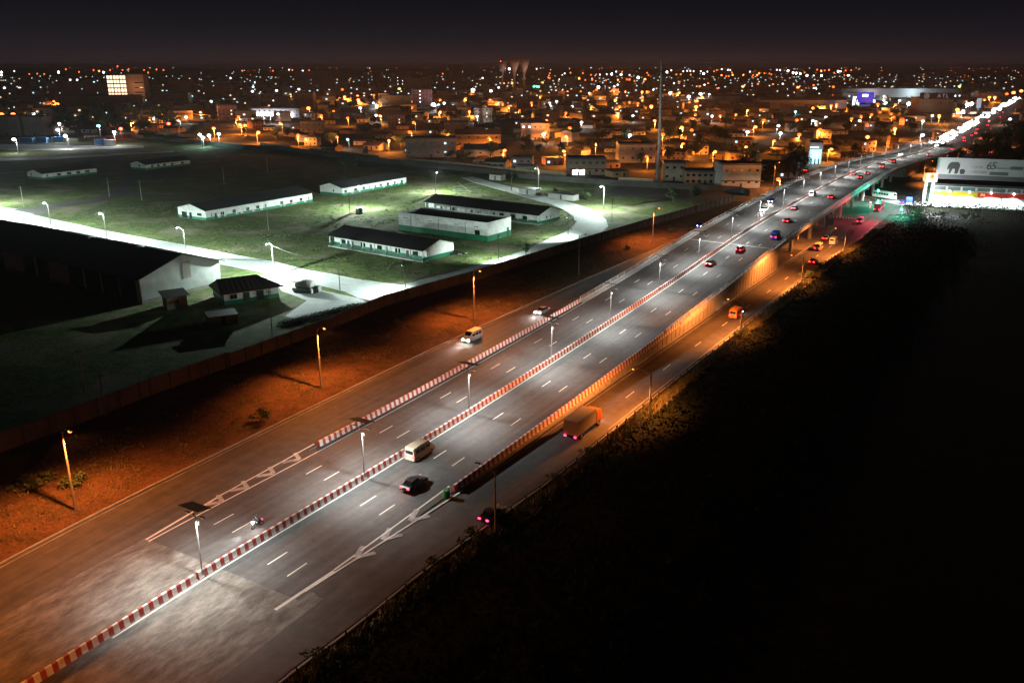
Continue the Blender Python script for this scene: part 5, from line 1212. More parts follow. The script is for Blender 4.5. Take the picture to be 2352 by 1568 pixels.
def house_proto(kind, L, Wd, h, roof, wins, floors=1, rm=TROOF, lit=(), litm=WLIT, wall='cream'):
    """front faces -y, base at the origin centre"""
    t = thing(kind, 'x', 'building'); A = Vector((-L / 2, -Wd / 2, 0)); u = Vector((1, 0, 0)); v = Vector((0, 1, 0)); z = Vector((0, 0, 1))
    mb = MB(); mb.box((0, 0, h / 2), (L, Wd, h)); 
    if roof == 'gable':
        rise = Wd * .2; mb.face([A + z * h, A + v * Wd + z * h, A + v * Wd / 2 + z * (h + rise)]); mb.face([A + u * L + z * h, A + u * L + v * Wd / 2 + z * (h + rise), A + u * L + v * Wd + z * h])
    mb.build('wall', TW[wall], t)
    mb = MB(); ov = .6
    if roof == 'gable':
        e = [A - u * ov - v * ov + z * (h - .15), A + u * (L + ov) - v * ov + z * (h - .15), A + u * (L + ov) + v * (Wd + ov) + z * (h - .15), A - u * ov + v * (Wd + ov) + z * (h - .15)]
        r0 = A - u * ov + v * Wd / 2 + z * (h + rise + .08); r1 = A + u * (L + ov) + v * Wd / 2 + z * (h + rise + .08)
        mb.face([e[0], e[1], r1, r0]); mb.face([e[2], e[3], r0, r1])
    elif roof == 'hip':
        e = [A - u * ov - v * ov + z * h, A + u * (L + ov) - v * ov + z * h, A + u * (L + ov) + v * (Wd + ov) + z * h, A - u * ov + v * (Wd + ov) + z * h]
        r0 = A + u * Wd * .45 + v * Wd / 2 + z * (h + Wd * .22); r1 = A + u * (L - Wd * .45) + v * Wd / 2 + z * (h + Wd * .22)
        for q in ([e[0], e[1], r1, r0], [e[1], e[2], r1], [e[2], e[3], r0, r1], [e[3], e[0], r0], [e[3], e[2], e[1], e[0]]): mb.face(q)
    elif roof == 'shed':
        e = [A - u * ov - v * ov + z * (h + .05), A + u * (L + ov) - v * ov + z * (h + .05), A + u * (L + ov) + v * (Wd + ov) + z * (h + .8), A - u * ov + v * (Wd + ov) + z * (h + .8)]
        mb.face(e); mb.face([p - z * .1 for p in e[::-1]]); mb.face([e[0] - z * .1, e[1] - z * .1, e[1], e[0]])
    else:
        mb.box((0, 0, h + .06), (L - .5, Wd - .5, .12), 0)
        for sx, sy, lx, ly in ((0, -Wd / 2 + .12, L + .02, .24), (0, Wd / 2 - .12, L + .02, .24), (-L / 2 + .12, 0, .24, Wd - .5), (L / 2 - .12, 0, .24, Wd - .5)): mb.box((sx, sy, h + .42), (lx, ly, .84), 0)
    mb.build('roof', rm, t)
    n = wins; k = 0; fh = h / floors
    for f in range(floors):
        for i in range(n):
            x = -L / 2 + L * (i + .5) / n; lm = litm if k in lit else GLASSD
            if f == 0 and i == n // 2: MB().box((x, -Wd / 2 - .02, 1.05), (1.0, .08, 2.1)).build('door', DOORG, t)
            else: MB().box((x, -Wd / 2 - .02, f * fh + fh * .55), (1.3 if L / n > 2.2 else .9, .08, 1.15)).build('window', lm, t)
            k += 1
    return t
HP = [('house', 11, 8.5, 3.0, 'gable', 3, 1, TROOF, (), 'low gable roofed house'), ('house', 10, 9, 3.1, 'flat', 3, 1, TROOF2, (0,), 'flat roofed house with lit window'), ('house', 13, 9, 3.2, 'hip', 4, 1, TROOF, (), 'hip roofed house'),
      ('house', 11, 9, 6.3, 'flat', 3, 2, TROOF2, (3,), 'two storey house with lit window'), ('house', 12, 8, 6.2, 'gable', 4, 2, TROOF, (), 'two storey gabled house'), ('shed', 16, 8, 3.2, 'shed', 3, 1, TROOF2, (), 'long shed with sloping tin roof'),
      ('apartment_block', 17, 11, 12.4, 'flat', 5, 4, TROOF2, (2, 8, 13), 'four storey apartment block'), ('house', 9, 7, 2.8, 'shed', 2, 1, TROOF, (1,), 'tiny tin roofed house')]
HPR = [Proto(house_proto(k[0], k[1], k[2], k[3], k[4], k[5], k[6], k[7], k[8], (WLIT, WLITC)[i % 2])) for i, k in enumerate(HP)]
TAKEN = []          # (x, y, radius)
def pxof(q):
    f = q.y * math.cos(PITCH) - (q.z - H) * math.sin(PITCH); up = q.y * math.sin(PITCH) + (q.z - H) * math.cos(PITCH); return 1176 + F * q.x / f, 784 - F * up / f
def block(name, label, u0, u1, vb, vt, wall, depth=12, floors=2, cols=4, roof='flat', lit=(), litm=WLIT, rm=TROOF2, yaw=0, cat='building', winm=None):
    """a building placed by where its foot stands; front nearly facing the viewer"""
    um = (u0 + u1) / 2; A = G(um, vb); Wm = (u1 - u0) / F * (A.y * math.cos(PITCH) + H * math.sin(PITCH))
    lo, hi = .5, 90
    for _ in range(40):
        m = (lo + hi) / 2
        if pxof(Vector((A.x, A.y, m)))[1] > vt: lo = m
        else: hi = m
    h = lo; t = house_proto(name, Wm, depth, h, roof, cols, floors, rm, lit, litm, wall); t['label'] = label; t['category'] = cat
    t.location = A + Vector((0, depth / 2, 0)); t.rotation_euler[2] = yaw - math.atan2(A.x, A.y) * .0
    TAKEN.append((A.x, A.y + depth / 2, max(Wm, depth) * .55)); return t, A, Wm, h
tw, A, Wm, h = block('office_tower', 'office tower with a grid of large glowing windows on its left half', 253, 336, 236, 172, 'tan', 18, 6, 1, 'flat', (), cat='office tower')
for f in range(6):
    for i in range(6):
        x = -Wm / 2 + 1.8 + i * Wm * .5 / 6 + (i // 2) * .6
        MB().box((x, -9.05, 2.5 + f * (h - 3) / 6 + (h - 3) / 12), (Wm * .5 / 6 * .8, .12, (h - 3) / 6 * .72)).build('lit_window', emis('tower_window', (1.0, .72, .46), 2.4), tw)
light(tw, 'POINT', (Wm * .3, -26, h * .55), (1, .42, .20), 11000, .5)  # added point light without a fixture, brightens the right half of the front
for f in range(4): MB().box((Wm * .36, -9.1, 8 + f * 7.0), (Wm * .24, .3, 1.6)).build('balcony', GLASSD, tw)
BL = [('long_block', 'long reddish block just left of the lit office tower', 115, 250, 228, 191, 'pink', 14, 4, 8, (3, 9, 14, 20), WLITC), ('long_block', 'long pale low block below the lit office tower', 140, 318, 250, 220, 'tan', 14, 2, 9, (), WLIT),
      ('apartment_block', 'dim four storey block with balconies right of the lit tower', 372, 436, 244, 214, 'tan', 12, 3, 4, (), WLIT), ('apartment_block', 'plain brown block with blank sides left of centre', 398, 442, 222, 184, 'tan', 12, 4, 2, (), WLIT),
      ('apartment_block', 'pale block with an orange lit left side and cyan stair', 470, 530, 222, 194, 'tan', 14, 4, 4, (13,), WLITC), ('apartment_block', 'building with dark panel beside a white wing', 581, 664, 250, 226, 'grey', 12, 2, 6, (9,), WLITH),
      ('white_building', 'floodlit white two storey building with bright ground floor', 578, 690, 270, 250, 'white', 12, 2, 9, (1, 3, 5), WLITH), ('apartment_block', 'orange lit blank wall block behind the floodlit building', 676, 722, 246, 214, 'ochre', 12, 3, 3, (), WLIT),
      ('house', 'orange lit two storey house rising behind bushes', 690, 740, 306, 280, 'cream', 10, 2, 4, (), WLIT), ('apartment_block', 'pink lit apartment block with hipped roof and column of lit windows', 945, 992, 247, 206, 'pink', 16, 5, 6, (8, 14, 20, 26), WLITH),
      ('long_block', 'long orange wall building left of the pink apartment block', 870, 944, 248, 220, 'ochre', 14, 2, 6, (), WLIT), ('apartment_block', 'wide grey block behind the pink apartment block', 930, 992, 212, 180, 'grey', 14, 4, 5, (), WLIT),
      ('apartment_block', 'dark tower block with columns of white lit windows', 898, 930, 205, 168, 'grey', 12, 5, 3, (4, 5, 7, 8, 10), WLITH), ('apartment_block', 'greenish lit block with three rows of small windows', 836, 866, 202, 166, 'grey', 12, 5, 4, (5, 9, 10, 14, 17), WLITC),
      ('house', 'orange lit flat topped house with wide balcony', 1021, 1076, 308, 281, 'cream', 11, 2, 3, (), WLIT), ('large_house', 'big orange lit gabled house with long side wall', 1046, 1150, 338, 309, 'cream', 15, 2, 5, (), WLIT),
      ('grey_block', 'wide grey flat block with cyan lit windows behind the perimeter wall', 930, 1045, 362, 320, 'grey', 16, 2, 7, (5, 12), WLITC), ('hall', 'low hall with pale tin gable next to the grey block', 1066, 1160, 360, 343, 'white', 14, 1, 4, (), WLITC),
      ('villa', 'large villa with dark hipped roof and lit ground floor', 1196, 1262, 322, 283, 'cream', 15, 2, 5, (5, 6), WLITH), ('shop', 'shop with red awning and blazing white doorways by the perimeter wall', 1303, 1392, 402, 366, 'tan', 12, 2, 6, (1, 2), WLITH),
      ('house', 'bluish grey two storey house left of the mast', 1420, 1504, 374, 333, 'white', 13, 2, 4, (), WLIT), ('house', 'small pale upper house left of the bluish grey one', 1417, 1446, 346, 322, 'white', 8, 1, 2, (), WLIT),
      ('house', 'pinkish white house right of the foot of the mast', 1525, 1574, 416, 376, 'cream', 10, 2, 3, (1,), WLITH), ('row_of_shops', 'low brown row of shops between two white houses', 1575, 1654, 424, 396, 'tan', 12, 2, 6, (), WLIT),
      ('corner_block', 'white walled corner block with dark ground floor shops', 1655, 1744, 432, 380, 'white', 14, 2, 5, (), WLIT), ('cyan_shop', 'narrow tall shop glowing cyan under a pale sign board', 1856, 1886, 378, 328, 'grey', 8, 2, 1, (), WLITC),
      ('long_hall', 'long low pale hall below the twin floodlights', 1744, 1944, 250, 230, 'white', 18, 1, 10, (), WLIT), ('long_hall', 'small hall with lit facade near the twin floodlights', 1636, 1700, 240, 222, 'white', 16, 1, 4, (), WLIT),
      ('warehouse', 'very long pale warehouse behind the dark ATL sign', 1930, 2200, 224, 204, 'white', 40, 1, 8, (), WLIT), ('commercial_block', 'big dark commercial block carrying the ATL sign', 2108, 2186, 272, 226, 'grey', 24, 2, 4, (), WLIT),
      ('office_block', 'pale two storey building lit on the horizon right of the water towers', 1286, 1322, 200, 177, 'white', 16, 3, 4, (0, 1, 2), WLITH), ('orange_shack', 'orange lit shack in front of the white corner block row', 1672, 1700, 376, 352, 'ochre', 7, 1, 2, (), WLIT),
      ('house', 'bright orange lit house front left of the dark trees', 1724, 1745, 372, 353, 'ochre', 6, 1, 1, (), WLIT), ('kiosk', 'small orange lit kiosk beside the highway', 2146, 2160, 322, 303, 'ochre', 5, 1, 1, (), WLIT), ('kiosk', 'orange lit box kiosk behind the far ramp', 2042, 2062, 340, 315, 'ochre', 5, 1, 1, (), WLIT),
      ('silo', 'tall grey concrete silo building with orange light running down it, far left', 56, 100, 312, 270, 'grey', 18, 1, 1, (), WLIT), ('silo', 'wide concrete silo building at the left edge, washed in orange light', -10, 50, 312, 268, 'grey', 18, 1, 1, (), WLIT),
      ('apartment_block', 'dark tower pair on the horizon left of the water towers', 1030, 1062, 190, 149, 'grey', 18, 8, 3, (), WLIT), ('apartment_block', 'dark broad block on the skyline', 680, 766, 205, 164, 'grey', 20, 5, 6, (8, 14), WLIT), ('apartment_block', 'dim reddish block on the skyline right of the lit tower', 424, 460, 182, 163, 'pink', 16, 3, 4, (), WLIT)]
for nm, lab, u0, u1, vb, vt, wl, dp, fl_, cl_, lit, lm in BL:
    rf = 'hip' if 'hip' in lab else ('gable' if 'gable' in lab or 'hall' in lab else 'flat')
    t, A, Wm, h = block(nm, lab, u0, u1, vb, vt, wl, dp, fl_, cl_, rf, lit, lm, TROOF if rf == 'hip' else TROOF2, R.uniform(-.12, .12), 'apartment block' if 'apart' in nm else nm.replace('_', ' '))
    if nm == 'shop':
        MB().box((0, -dp / 2 - 1.1, 3.2), (Wm * .95, 2.2, .18)).build('awning', mat('red_awning', (.35, .02, .02), .7), t)
        for x in (-Wm * .3, -Wm * .12): MB().box((x, -dp / 2 - .08, 1.3), (Wm * .13, .1, 2.4)).build('lit_doorway', WLITH, t)
    if nm == 'cyan_shop':
        MB().box((0, -4.2, h - 1.6), (Wm, .3, 3.2)).build('sign_board', TW['pink'], t); MB().box((0, -4.1, (h - 3.4) / 2), (Wm * .86, .15, h - 4.2)).build('lit_front', emis('cyan_front', (.42, .90, 1.0), 1.7), t)
        for k in range(5): MB().box((-Wm * .42 + k * Wm * .14, -4.42, h - 2.5), (Wm * .07, .1, .8)).build('sign_letter', emis('letter_glow', (.8, .95, 1), 3), t)
        for k in range(3): MB().box((-Wm * .28 + k * Wm * .28, -4.25, 1.8), (Wm * .10, .14, 3.2)).build('door', GLASSD, t)
        light(t, 'POINT', (0, -6.5, 4.5), (.5, .92, 1), 5000, .3)
    if nm == 'white_building':
        for k in range(7): light(t, 'POINT', (-Wm * .4 + k * Wm * .12, -dp / 2 - 3, 2.2), (.92, .9, 1), 2200, .3)
    if nm == 'commercial_block':
        sg = MB().box((0, -dp / 2 - .6, h + 2.4), (Wm * .98, .4, 6.4)).build('roof_sign', mat('dark_sign', (.03, .03, .035), .6), t)
        cu = bpy.data.curves.new('letters', 'FONT'); cu.body = 'ATL'; cu.size = 5.4; cu.extrude = .05; cu.align_x = 'CENTER'; cu.space_character = 1.35
        fo = bpy.data.objects.new('sign_letters', cu); COL.objects.link(fo); dg = bpy.context.evaluated_depsgraph_get(); me = bpy.data.meshes.new_from_object(fo.evaluated_get(dg)); bpy.data.objects.remove(fo)
        me.transform(Matrix.Translation((Wm * .16, -dp / 2 - .9, h + .7)) @ Matrix.Rotation(math.pi / 2, 4, 'X')); me.materials.clear(); me.materials.append(emis('dim_letter', (.42, .33, .36), .55)); lo = bpy.data.objects.new('sign_letters', me); COL.objects.link(lo); lo.parent = sg
        lg = MB()
        for k in range(28):
            a = 2 * math.pi * k / 28; lg.box((-Wm * .30 + 2.3 * math.cos(a), -dp / 2 - .85, h + 2.4 + 2.3 * math.sin(a)), (.6, .1, .6))
        for a_, b_ in (((-1.2, -1.1), (0, 1.3)), ((0, 1.3), (1.2, -1.1)), ((-.7, -.3), (.7, -.3))):
            lg.tube([(-Wm * .30 + a_[0], -dp / 2 - .88, h + 2.4 + a_[1]), (-Wm * .30 + b_[0], -dp / 2 - .88, h + 2.4 + b_[1])], .25, 5)
        lg.build('round_emblem', emis('dim_letter', (.3, .22, .24), .35), sg)
    if nm == 'warehouse': light(t, 'POINT', (Wm * .1, -40, 10), (.7, .9, 1), 30000, .6); light(t, 'POINT', (-Wm * .25, -40, 10), (.8, .7, .8), 16000, .6)
    if nm == 'corner_block':
        mb = MB(); mb.box((0, -dp / 2 - 1.2, 3.4), (Wm + 2, 2.6, .2)); mb.build('canopy', TROOF2, t)
# blue lit fuel station
A = G(1984, 252); t = thing('fuel_station', 'fuel station with glowing blue canopy wall and white lit columns', 'fuel station', A)
k = A.y / F
MB().box((8 * k / .5 * 0, 0, 26 * k), (34 * k, 4, 22 * k)).build('blue_wall', emis('blue_front', (.02, .04, 1.0), .55), t)
MB().box((-2 * k, -2.2, 30 * k), (12 * k, .4, 5 * k)).build('logo_panel', emis('blue_logo', (.25, .45, 1), 14), t)
MB().box((-24 * k, 0, 14 * k), (4 * k, 3, 28 * k)).build('lit_column', emis('white_column', (.8, .95, 1), 2.6), t); MB().box((-15 * k, 0, 11 * k), (4 * k, 3, 20 * k)).build('lit_column', emis('white_column', (.8, .95, 1), 2.6), t)
MB().box((4 * k, 6, 5 * k), (24 * k, 8, 10 * k)).build('shop_front', emis('dim_blue_front', (.12, .2, .7), .35), t); TAKEN.append((A.x, A.y, 20))
# white pylon sign and small shops by the far highway
A = G(2246, 254); k = A.y / F
t = thing('pylon_sign', 'tall pale pylon sign among the roadside shops beyond the ATL building', 'sign', A); MB().box((0, 0, 13 * k), (9 * k, 1.5, 26 * k)).build('sign_panel', emis('pale_panel', (.7, .75, .9), .5), t); MB().box((0, 0, 1), (3, 1.4, 2)).build('base', CONC, t)
A = G(2212, 262); k = A.y / F
for i, (du, w_, c_, nm) in enumerate(((-6, 22, WLITH, 'roadside shop with white lit front below the ATL building'), (22, 16, WLIT, 'roadside shop with warm lit front beside the pylon sign'), (52, 22, WLITC, 'roadside shop with cool lit front left of the far highway'))):
    t = thing('roadside_shop', nm, 'shop', A + Vector((du * k, 0, 0)), 0, 'roadside shops'); MB().box((0, 4, 4 * k / 2 + 2), (w_ * k, 8, 4 * k + 4)).build('wall', TW['white'], t); MB().box((0, -.1, 3 * k / 2 + .6), (w_ * k * .85, .15, 3 * k)).build('lit_front', c_, t); MB().box((0, 3, 4 * k + 4.2), (w_ * k + 1, 10, .3)).build('roof', TROOF2, t); TAKEN.append((A.x + du * k, A.y, 10))
# water towers
WT = mat('water_tower_concrete', (.32, .28, .26), .85, scale=.1, col2=(.24, .21, .19))
def wtower(label, um, vtop, vbase_y, rad, hs=1.0):
    q = at_y(um, vtop, vbase_y); t = thing('water_tower', label, 'water tower', Vector((q.x, q.y, 0)), 0, 'water towers on the skyline'); zt = q.z
    MB().tube([(0, 0, 0), (0, 0, zt * .55), (0, 0, zt * .66)], [rad * .26, rad * .2, rad * .24], 20).build('shaft', WT, t, True)
    MB().tube([(0, 0, zt * .64), (0, 0, zt * .72), (0, 0, zt * .82), (0, 0, zt * .93), (0, 0, zt)], [rad * .24, rad * .42, rad * .68, rad * .96, rad], 28).build('bowl', WT, t, True)
    MB().tube([(0, 0, zt), (0, 0, zt + .5), (0, 0, zt + 1.2)], [rad * 1.04, rad * 1.04, rad * .2], 28).build('lid', WT, t)
    for a in range(4): light(t, 'POINT', (rad * 1.5 * math.cos(a * 1.57 + .4 - 1.57), rad * 1.5 * math.sin(a * 1.57 + .4 - 1.57), zt * .72), (1, .62, .5), 2600, .5) if a < 2 else None  # added point lights with no fixtures, they brighten shaft and bowl
    return t
wtower('front funnel shaped water tower with its full shaft in view', 1203.5, 138.5, 1520, 8.6); wtower('second funnel shaped water tower just left of the front one', 1181, 139, 1600, 9.3); wtower('dim third water tower farther left with a red light on top', 1154, 143, 1800, 8.6)
rl = MB().ball((0, 0, 0), 1.3).build('beacon', EM['r']); rl.location = at_y(1150, 142, 1800); tag(rl, 'red warning beacon on the rim of the dimmest water tower', 'warning light')
rl = MB().ball((0, 0, 0), 2.2).build('beacon', EM['r']); rl.location = at_y(270, 152.5, 3600); tag(rl, 'red warning beacon on the skyline above the lit office tower', 'warning light')
# mast
A = G(1508.5, 422); q = at_y(1522, 140, A.y); t = thing('mast', 'tall grey tapering telecom mast rising above the skyline', 'mast', A)
MB().tube([(0, 0, 0), (.2, 0, 20), (q.x - A.x - .4, 0, q.z)], [.9, .72, .45], 16).build('shaft', mat('mast_steel', (.30, .29, .30), .6), t, True); MB().tube([(0, 0, 0), (0, 0, .8)], 1.6, 16).build('footing', CONC, t)
for zz_ in (q.z - 2, q.z - 5): MB().tube([(q.x - A.x - .4, 0, zz_), (q.x - A.x - .4, 0, zz_ + .2)], 1.6, 12).build('platform', METALD, t)
light(t, 'POINT', (-9, -9, 14), (.95, .85, .85), 700, .3)  # added fill light, no lamp stands here; brightens the mast shaft
A = G(1396, 408); 
# containers
for i, (u_, v_, w_, c_, lab) in enumerate(((64, 329, 32, 'b', 'blue container partly hidden behind the lamp glare, leftmost'), (97, 328, 27, 'b', 'blue container with pale frame second from the left'), (136, 327, 25, 'b', 'blue container with pale frame third from the left'), (231, 333, 20, 'b', 'blue container coupled to a white cabin under the cyan floodlight'), (254, 334, 22, 'w', 'white cabin beside the blue container under the cyan floodlight'))):
    A = G(u_, v_); k = A.y / F; m_ = mat('blue_container_paint', (.03, .16, .42), .6) if c_ == 'b' else TW['white']
    t = thing('container', lab, 'container', A, R.uniform(-.1, .1), 'containers at the yard edge'); Lc = w_ * k
    MB().box((0, 0, 2.0), (Lc, 3.4, 3.9)).build('box', m_, t); fr = MB()
    for x in (-Lc / 2, Lc / 2): fr.box((x, -1.72, 2.0), (.3, .16, 4.1))
    for z_ in (.1, 3.95): fr.box((0, -1.72, z_), (Lc, .14, .26))
    fr.build('frame', TW['white'], t); TAKEN.append((A.x, A.y, 8))
mb = MB(); poly([(-60, 342), (60, 346), (180, 344), (330, 340), (330, 334), (180, 334), (60, 332), (-60, 330)], .02); mb.build('yard', CONC_L, kind='structure')
mb = MB(); poly([(-60, 372), (120, 366), (250, 358), (400, 349), (400, 347), (250, 354), (120, 361), (-60, 366)], .02); mb.build('yard_track', CONC_L, kind='structure')

# ------------------------------------------------------------ shop building with the elephant billboard
A = G(2133, 464); B_ = G(2352, 475); d = (B_ - A); d.z = 0; d.normalize(); n_ = Vector((d.y, -d.x, 0)); Lb = 62.0
def zat(p, v):
    lo, hi = -5, 60
    for _ in range(40):
        m = (lo + hi) / 2
        if pxof(Vector((p.x, p.y, m)))[1] > v: lo = m
        else: hi = m
    return lo
t = thing('shop_building', 'brightly lit shop building with a huge pale billboard on its roof, at the right edge', 'shop building', A)
zr = zat(A, 424); zf1 = zat(A, 447); zf0 = zat(A, 437)
ax = (d, -n_)
def bb(s0, s1, z0, z1, out, th, name, m, par=None):
    c = A + d * ((s0 + s1) / 2) + n_ * (out + th / 2); c.z = (z0 + z1) / 2; return MB().box(c, (s1 - s0, th, z1 - z0), ax=ax).build(name, m, par or t)
bb(0, Lb, 0, zr, -16, 16, 'wall', TW['white'])
bb(-1.5, Lb, zr, zr + .9, -16.5, 19.0, 'roof', ROOFD)
for k in range(11): bb(1 + k * 5.4, 5.6 + k * 5.4, zf0 + .4, zr - .5, 0, .12, 'window', mat('dull_window', (.10, .13, .12), .3))
YS = mat('yellow_fascia', (.75, .50, .03), .6); RS = mat('red_fascia', (.55, .03, .02), .6)
bb(.5, 17.5, zf1, zf0, .02, .7, 'fascia', YS); bb(17.5, 43, zf1, zf0, .02, .7, 'fascia', RS); bb(43, 50, zf1, zf0, .02, .7, 'fascia', YS); bb(50, Lb, zf1, zf0, .02, .7, 'fascia', mat('blue_fascia', (.03, .25, .6), .6))
for k in range(9):
    cc_ = (WLITH, mat('shutter', (.55, .30, .20), .7), TW['white'], WLITH, WLITH, TW['white'], WLITH, mat('shutter', (.55, .3, .2), .7), WLITH)[k]
    bb(1.2 + k * 6.4, 6.6 + k * 6.4, .15, zf1 - .3, .02, .2, 'shop_front', cc_)
def text(body, size, s, z, out, m, par, name='letters', space=1.0, shear=0):
    cu = bpy.data.curves.new('t', 'FONT'); cu.body = body; cu.size = size; cu.extrude = .03; cu.space_character = space; cu.shear = shear
    fo = bpy.data.objects.new('t', cu); COL.objects.link(fo); me = bpy.data.meshes.new_from_object(fo.evaluated_get(bpy.context.evaluated_depsgraph_get())); bpy.data.objects.remove(fo)
    o_ = A + d * s + n_ * out; o_.z = z; M = Matrix(((d.x, 0, n_.x, o_.x), (d.y, 0, n_.y, o_.y), (0, 1, 0, z), (0, 0, 0, 1)))
    me.transform(M); me.materials.clear(); me.materials.append(m); o = bpy.data.objects.new(name, me); COL.objects.link(o); o.parent = par; return o
text('PA', (zf0 - zf1) * .85, 18.5, zf1 + .35, .78, emis('orange_letters', (1, .45, .1), 2.2), t)
# billboard
def s_at(u_, z_):
    lo, hi = -5, Lb
    for _ in range(40):
        m = (lo + hi) / 2; p = A + d * m + n_ * .75; p.z = z_
        if pxof(p)[0] < u_: lo = m
        else: hi = m
    return lo
zb0 = zat(A, 409) ; zb1 = zat(A, 361); zs = zat(A, 399)
bd = bb(1.0, Lb, zb0, zb1, .2, .5, 'billboard', mat('billboard_sheet', (.46, .47, .48), .6, scale=.15, col2=(.40, .41, .42)))
bb(1.0, Lb, zb0 - .05, zs, .72, .06, 'lower_band', mat('band_grey', (.12, .12, .13), .6), bd); HB = zb1 - zs
DK = mat('billboard_print', (.045, .042, .04), .7); GP = mat('green_print', (.02, .10, .04), .7); GR = mat('grey_print', (.25, .27, .27), .7)
def printp(pts, s0, z0, sc, name, m):
    f = MB(); f.face([A + d * (s0 + x * sc) + n_ * .74 + Vector((0, 0, z0 + y * sc)) for x, y in pts]); f.build(name, m, bd)
ELE = [(.0, .38), (.06, .33), (.13, .40), (.16, .48), (.22, .44), (.19, .20), (.14, .02), (.30, .0), (.38, .22), (.42, .40), (.62, .42), (.68, .20), (.62, .0), (.84, .0), (.90, .12), (.93, .35), (.99, .55), (1.0, .80), (.90, .97), (.70, 1.02), (.45, 1.0), (.30, 1.0), (.20, .94), (.08, .78), (.03, .60)]
def tri_print(pts, s0, z0, sc, name, m):
    me = bpy.data.meshes.new(name); bm = bmesh.new(); vs = [bm.verts.new(A + d * (s0 + x * sc) + n_ * .76 + Vector((0, 0, z0 + y * sc))) for x, y in pts]; f = bm.faces.new(vs); bmesh.ops.triangulate(bm, faces=[f]); bm.to_mesh(me); bm.free(); me.materials.append(m); o = bpy.data.objects.new(name, me); COL.objects.link(o); o.parent = bd
ZM = (zs + zb1) / 2
tri_print(ELE, s_at(2176, ZM), zs + HB * .06, s_at(2205, ZM) - s_at(2176, ZM), 'elephant_print', DK)
tri_print([(1 - x, y) for x, y in ELE][::-1], s_at(2206, ZM), zs + HB * .05, HB * .30, 'elephant_calf_print', DK)
text('65', HB * .62, s_at(2264, ZM), zs + HB * .40, .76, GP, bd, 'green_number', .8, .15); text('PLUS DE', HB * .17, s_at(2230, ZM), zs + HB * .44, .76, GR, bd); text("L'HISTOIRE", HB * .19, s_at(2229, ZM), zs + HB * .14, .76, GR, bd)
text("ANS D'ACTION", HB * .14, s_at(2288, ZM), zs + HB * .42, .76, GR, bd)
for s0, s1, z0, z1 in ((s_at(2275, ZM), s_at(2318, ZM), .06, .26), (s_at(2321, ZM), s_at(2350, ZM), .42, .60)):
    bb(s0, s1, zs + HB * z0, zs + HB * z1, .72, .05, 'text_strip', mat('band_grey', (.12, .12, .13), .6), bd)
for s in (s_at(2156, 5), s_at(2181, 5), s_at(2226, 5), s_at(2276, 5), s_at(2328, 5)):
    q = A + d * s + n_ * 2.2; q.z = zf0 + .2; o = MB().ball(q, .38, n=12, m=8).build('floodlight', EM['C'] if s < 20 else EM['W'], t); MB().tube([q - n_ * 1.6, q], .05, 6).build('bracket', METALD, o)
    light(t, 'SPOT', q + n_ * .5 - Vector((0, 0, .6)), (.80, 1.0, .95), 9000, .2, cone=math.radians(132), blend=.4)
localize(t)
for ch in t.children:
    if ch.type == 'LIGHT': ch.location = ch.location - t.location
mb = MB(); q = [A - d * 22 + n_ * .5, A + d * Lb + n_ * .5, A + d * Lb + n_ * 11, A - d * 12 + n_ * 13]; mb.face([Vector((p.x, p.y, .03)) for p in q]); mb.build('forecourt', CONC_L, kind='structure')
hd_ = MB()
for k in range(3600):
    s_ = R.uniform(-10, Lb); o_ = 13.5 + R.random() * 2.2; q = A + d * s_ + n_ * o_; q.z = R.random() * (2.2 + .5 * math.sin(s_ * .9)); a = Vector((R.gauss(0, 1), R.gauss(0, 1), R.gauss(0, 1))).normalized(); b = a.cross(Vector((.2, .3, 1))).normalized(); hd_.face([q - a * .3, q - b * .18, q + a * .3, q + b * .18])
o = hd_.build('hedge', LEAFD); tag(o, 'dark clipped hedge closing off the bright shop forecourt', 'hedge')
mb = MB(); q = [P(278, RF(278) + 1, 0), P(302, 44, 0), A - d * 9 + n_ * 13.4, A + d * 75 + n_ * 13.4, Vector((300, 160, 0)), P(200, 60, 0)]; mb.face([Vector((p.x, p.y, .035)) for p in q]); mb.build('verge', SCRUB, kind='structure')
uq = MB()
for k in range(9000):
    a_ = q[0].lerp(q[5], R.random()); b_ = q[1].lerp(q[2], R.random() ** .7) if R.random() < .5 else q[2].lerp(q[3], R.random()); p = a_.lerp(b_, R.random() ** .6); p.z = R.random() * 1.5
    a = Vector((R.gauss(0, 1), R.gauss(0, 1), R.gauss(0, 1))).normalized(); b = a.cross(Vector((.2, .3, 1))).normalized(); uq.face([p - a * .22, p - b * .12, p + a * .22, p + b * .12])
o = uq.build('undergrowth', LEAFD); tag(o, 'dark weeds between the shop hedge and the end of the guard fence', 'undergrowth'); o['kind'] = 'stuff'
# roof tank on legs beside the shops, signs and posts in the glare
q = G(2128, 470); t = thing('sign_tower', 'white sign tower with an orange round lantern top at the shop corner', 'sign tower', q)
for x in (-1.4, 1.4):
    for y in (-.8, .8): MB().tube([(x, y, 0), (x, y, 9.5)], .12, 6).build('leg', TW['white'], t)
MB().box((0, 0, 11.0), (4.4, 2.6, 3.4)).build('sign_box', mat('orange_lit_box', (.8, .5, .3), .6, emit=(1, .45, .15), estr=.9), t); MB().ball((0, -1.3, 11.0), 1.0, sz=.7).build('round_emblem', emis('orange_round', (1, .35, .05), 1.4), t)
light(t, 'POINT', (0, -6, 6), (.95, .98, 1), 16000, .4)
q = G(2086, 476); t = thing('advertising_column', 'blue and white advertising panel at the junction kerb', 'sign', q); MB().box((0, 0, 2.6), (2.4, .3, 2.8)).build('sign_panel', mat('blue_panel', (.05, .12, .5), .5), t); MB().box((0, -.18, 1.5), (2.4, .06, .8)).build('lower_panel', TW['white'], t); MB().tube([(0, 0, 0), (0, 0, 1.3)], .12, 8).build('post', METAL, t)
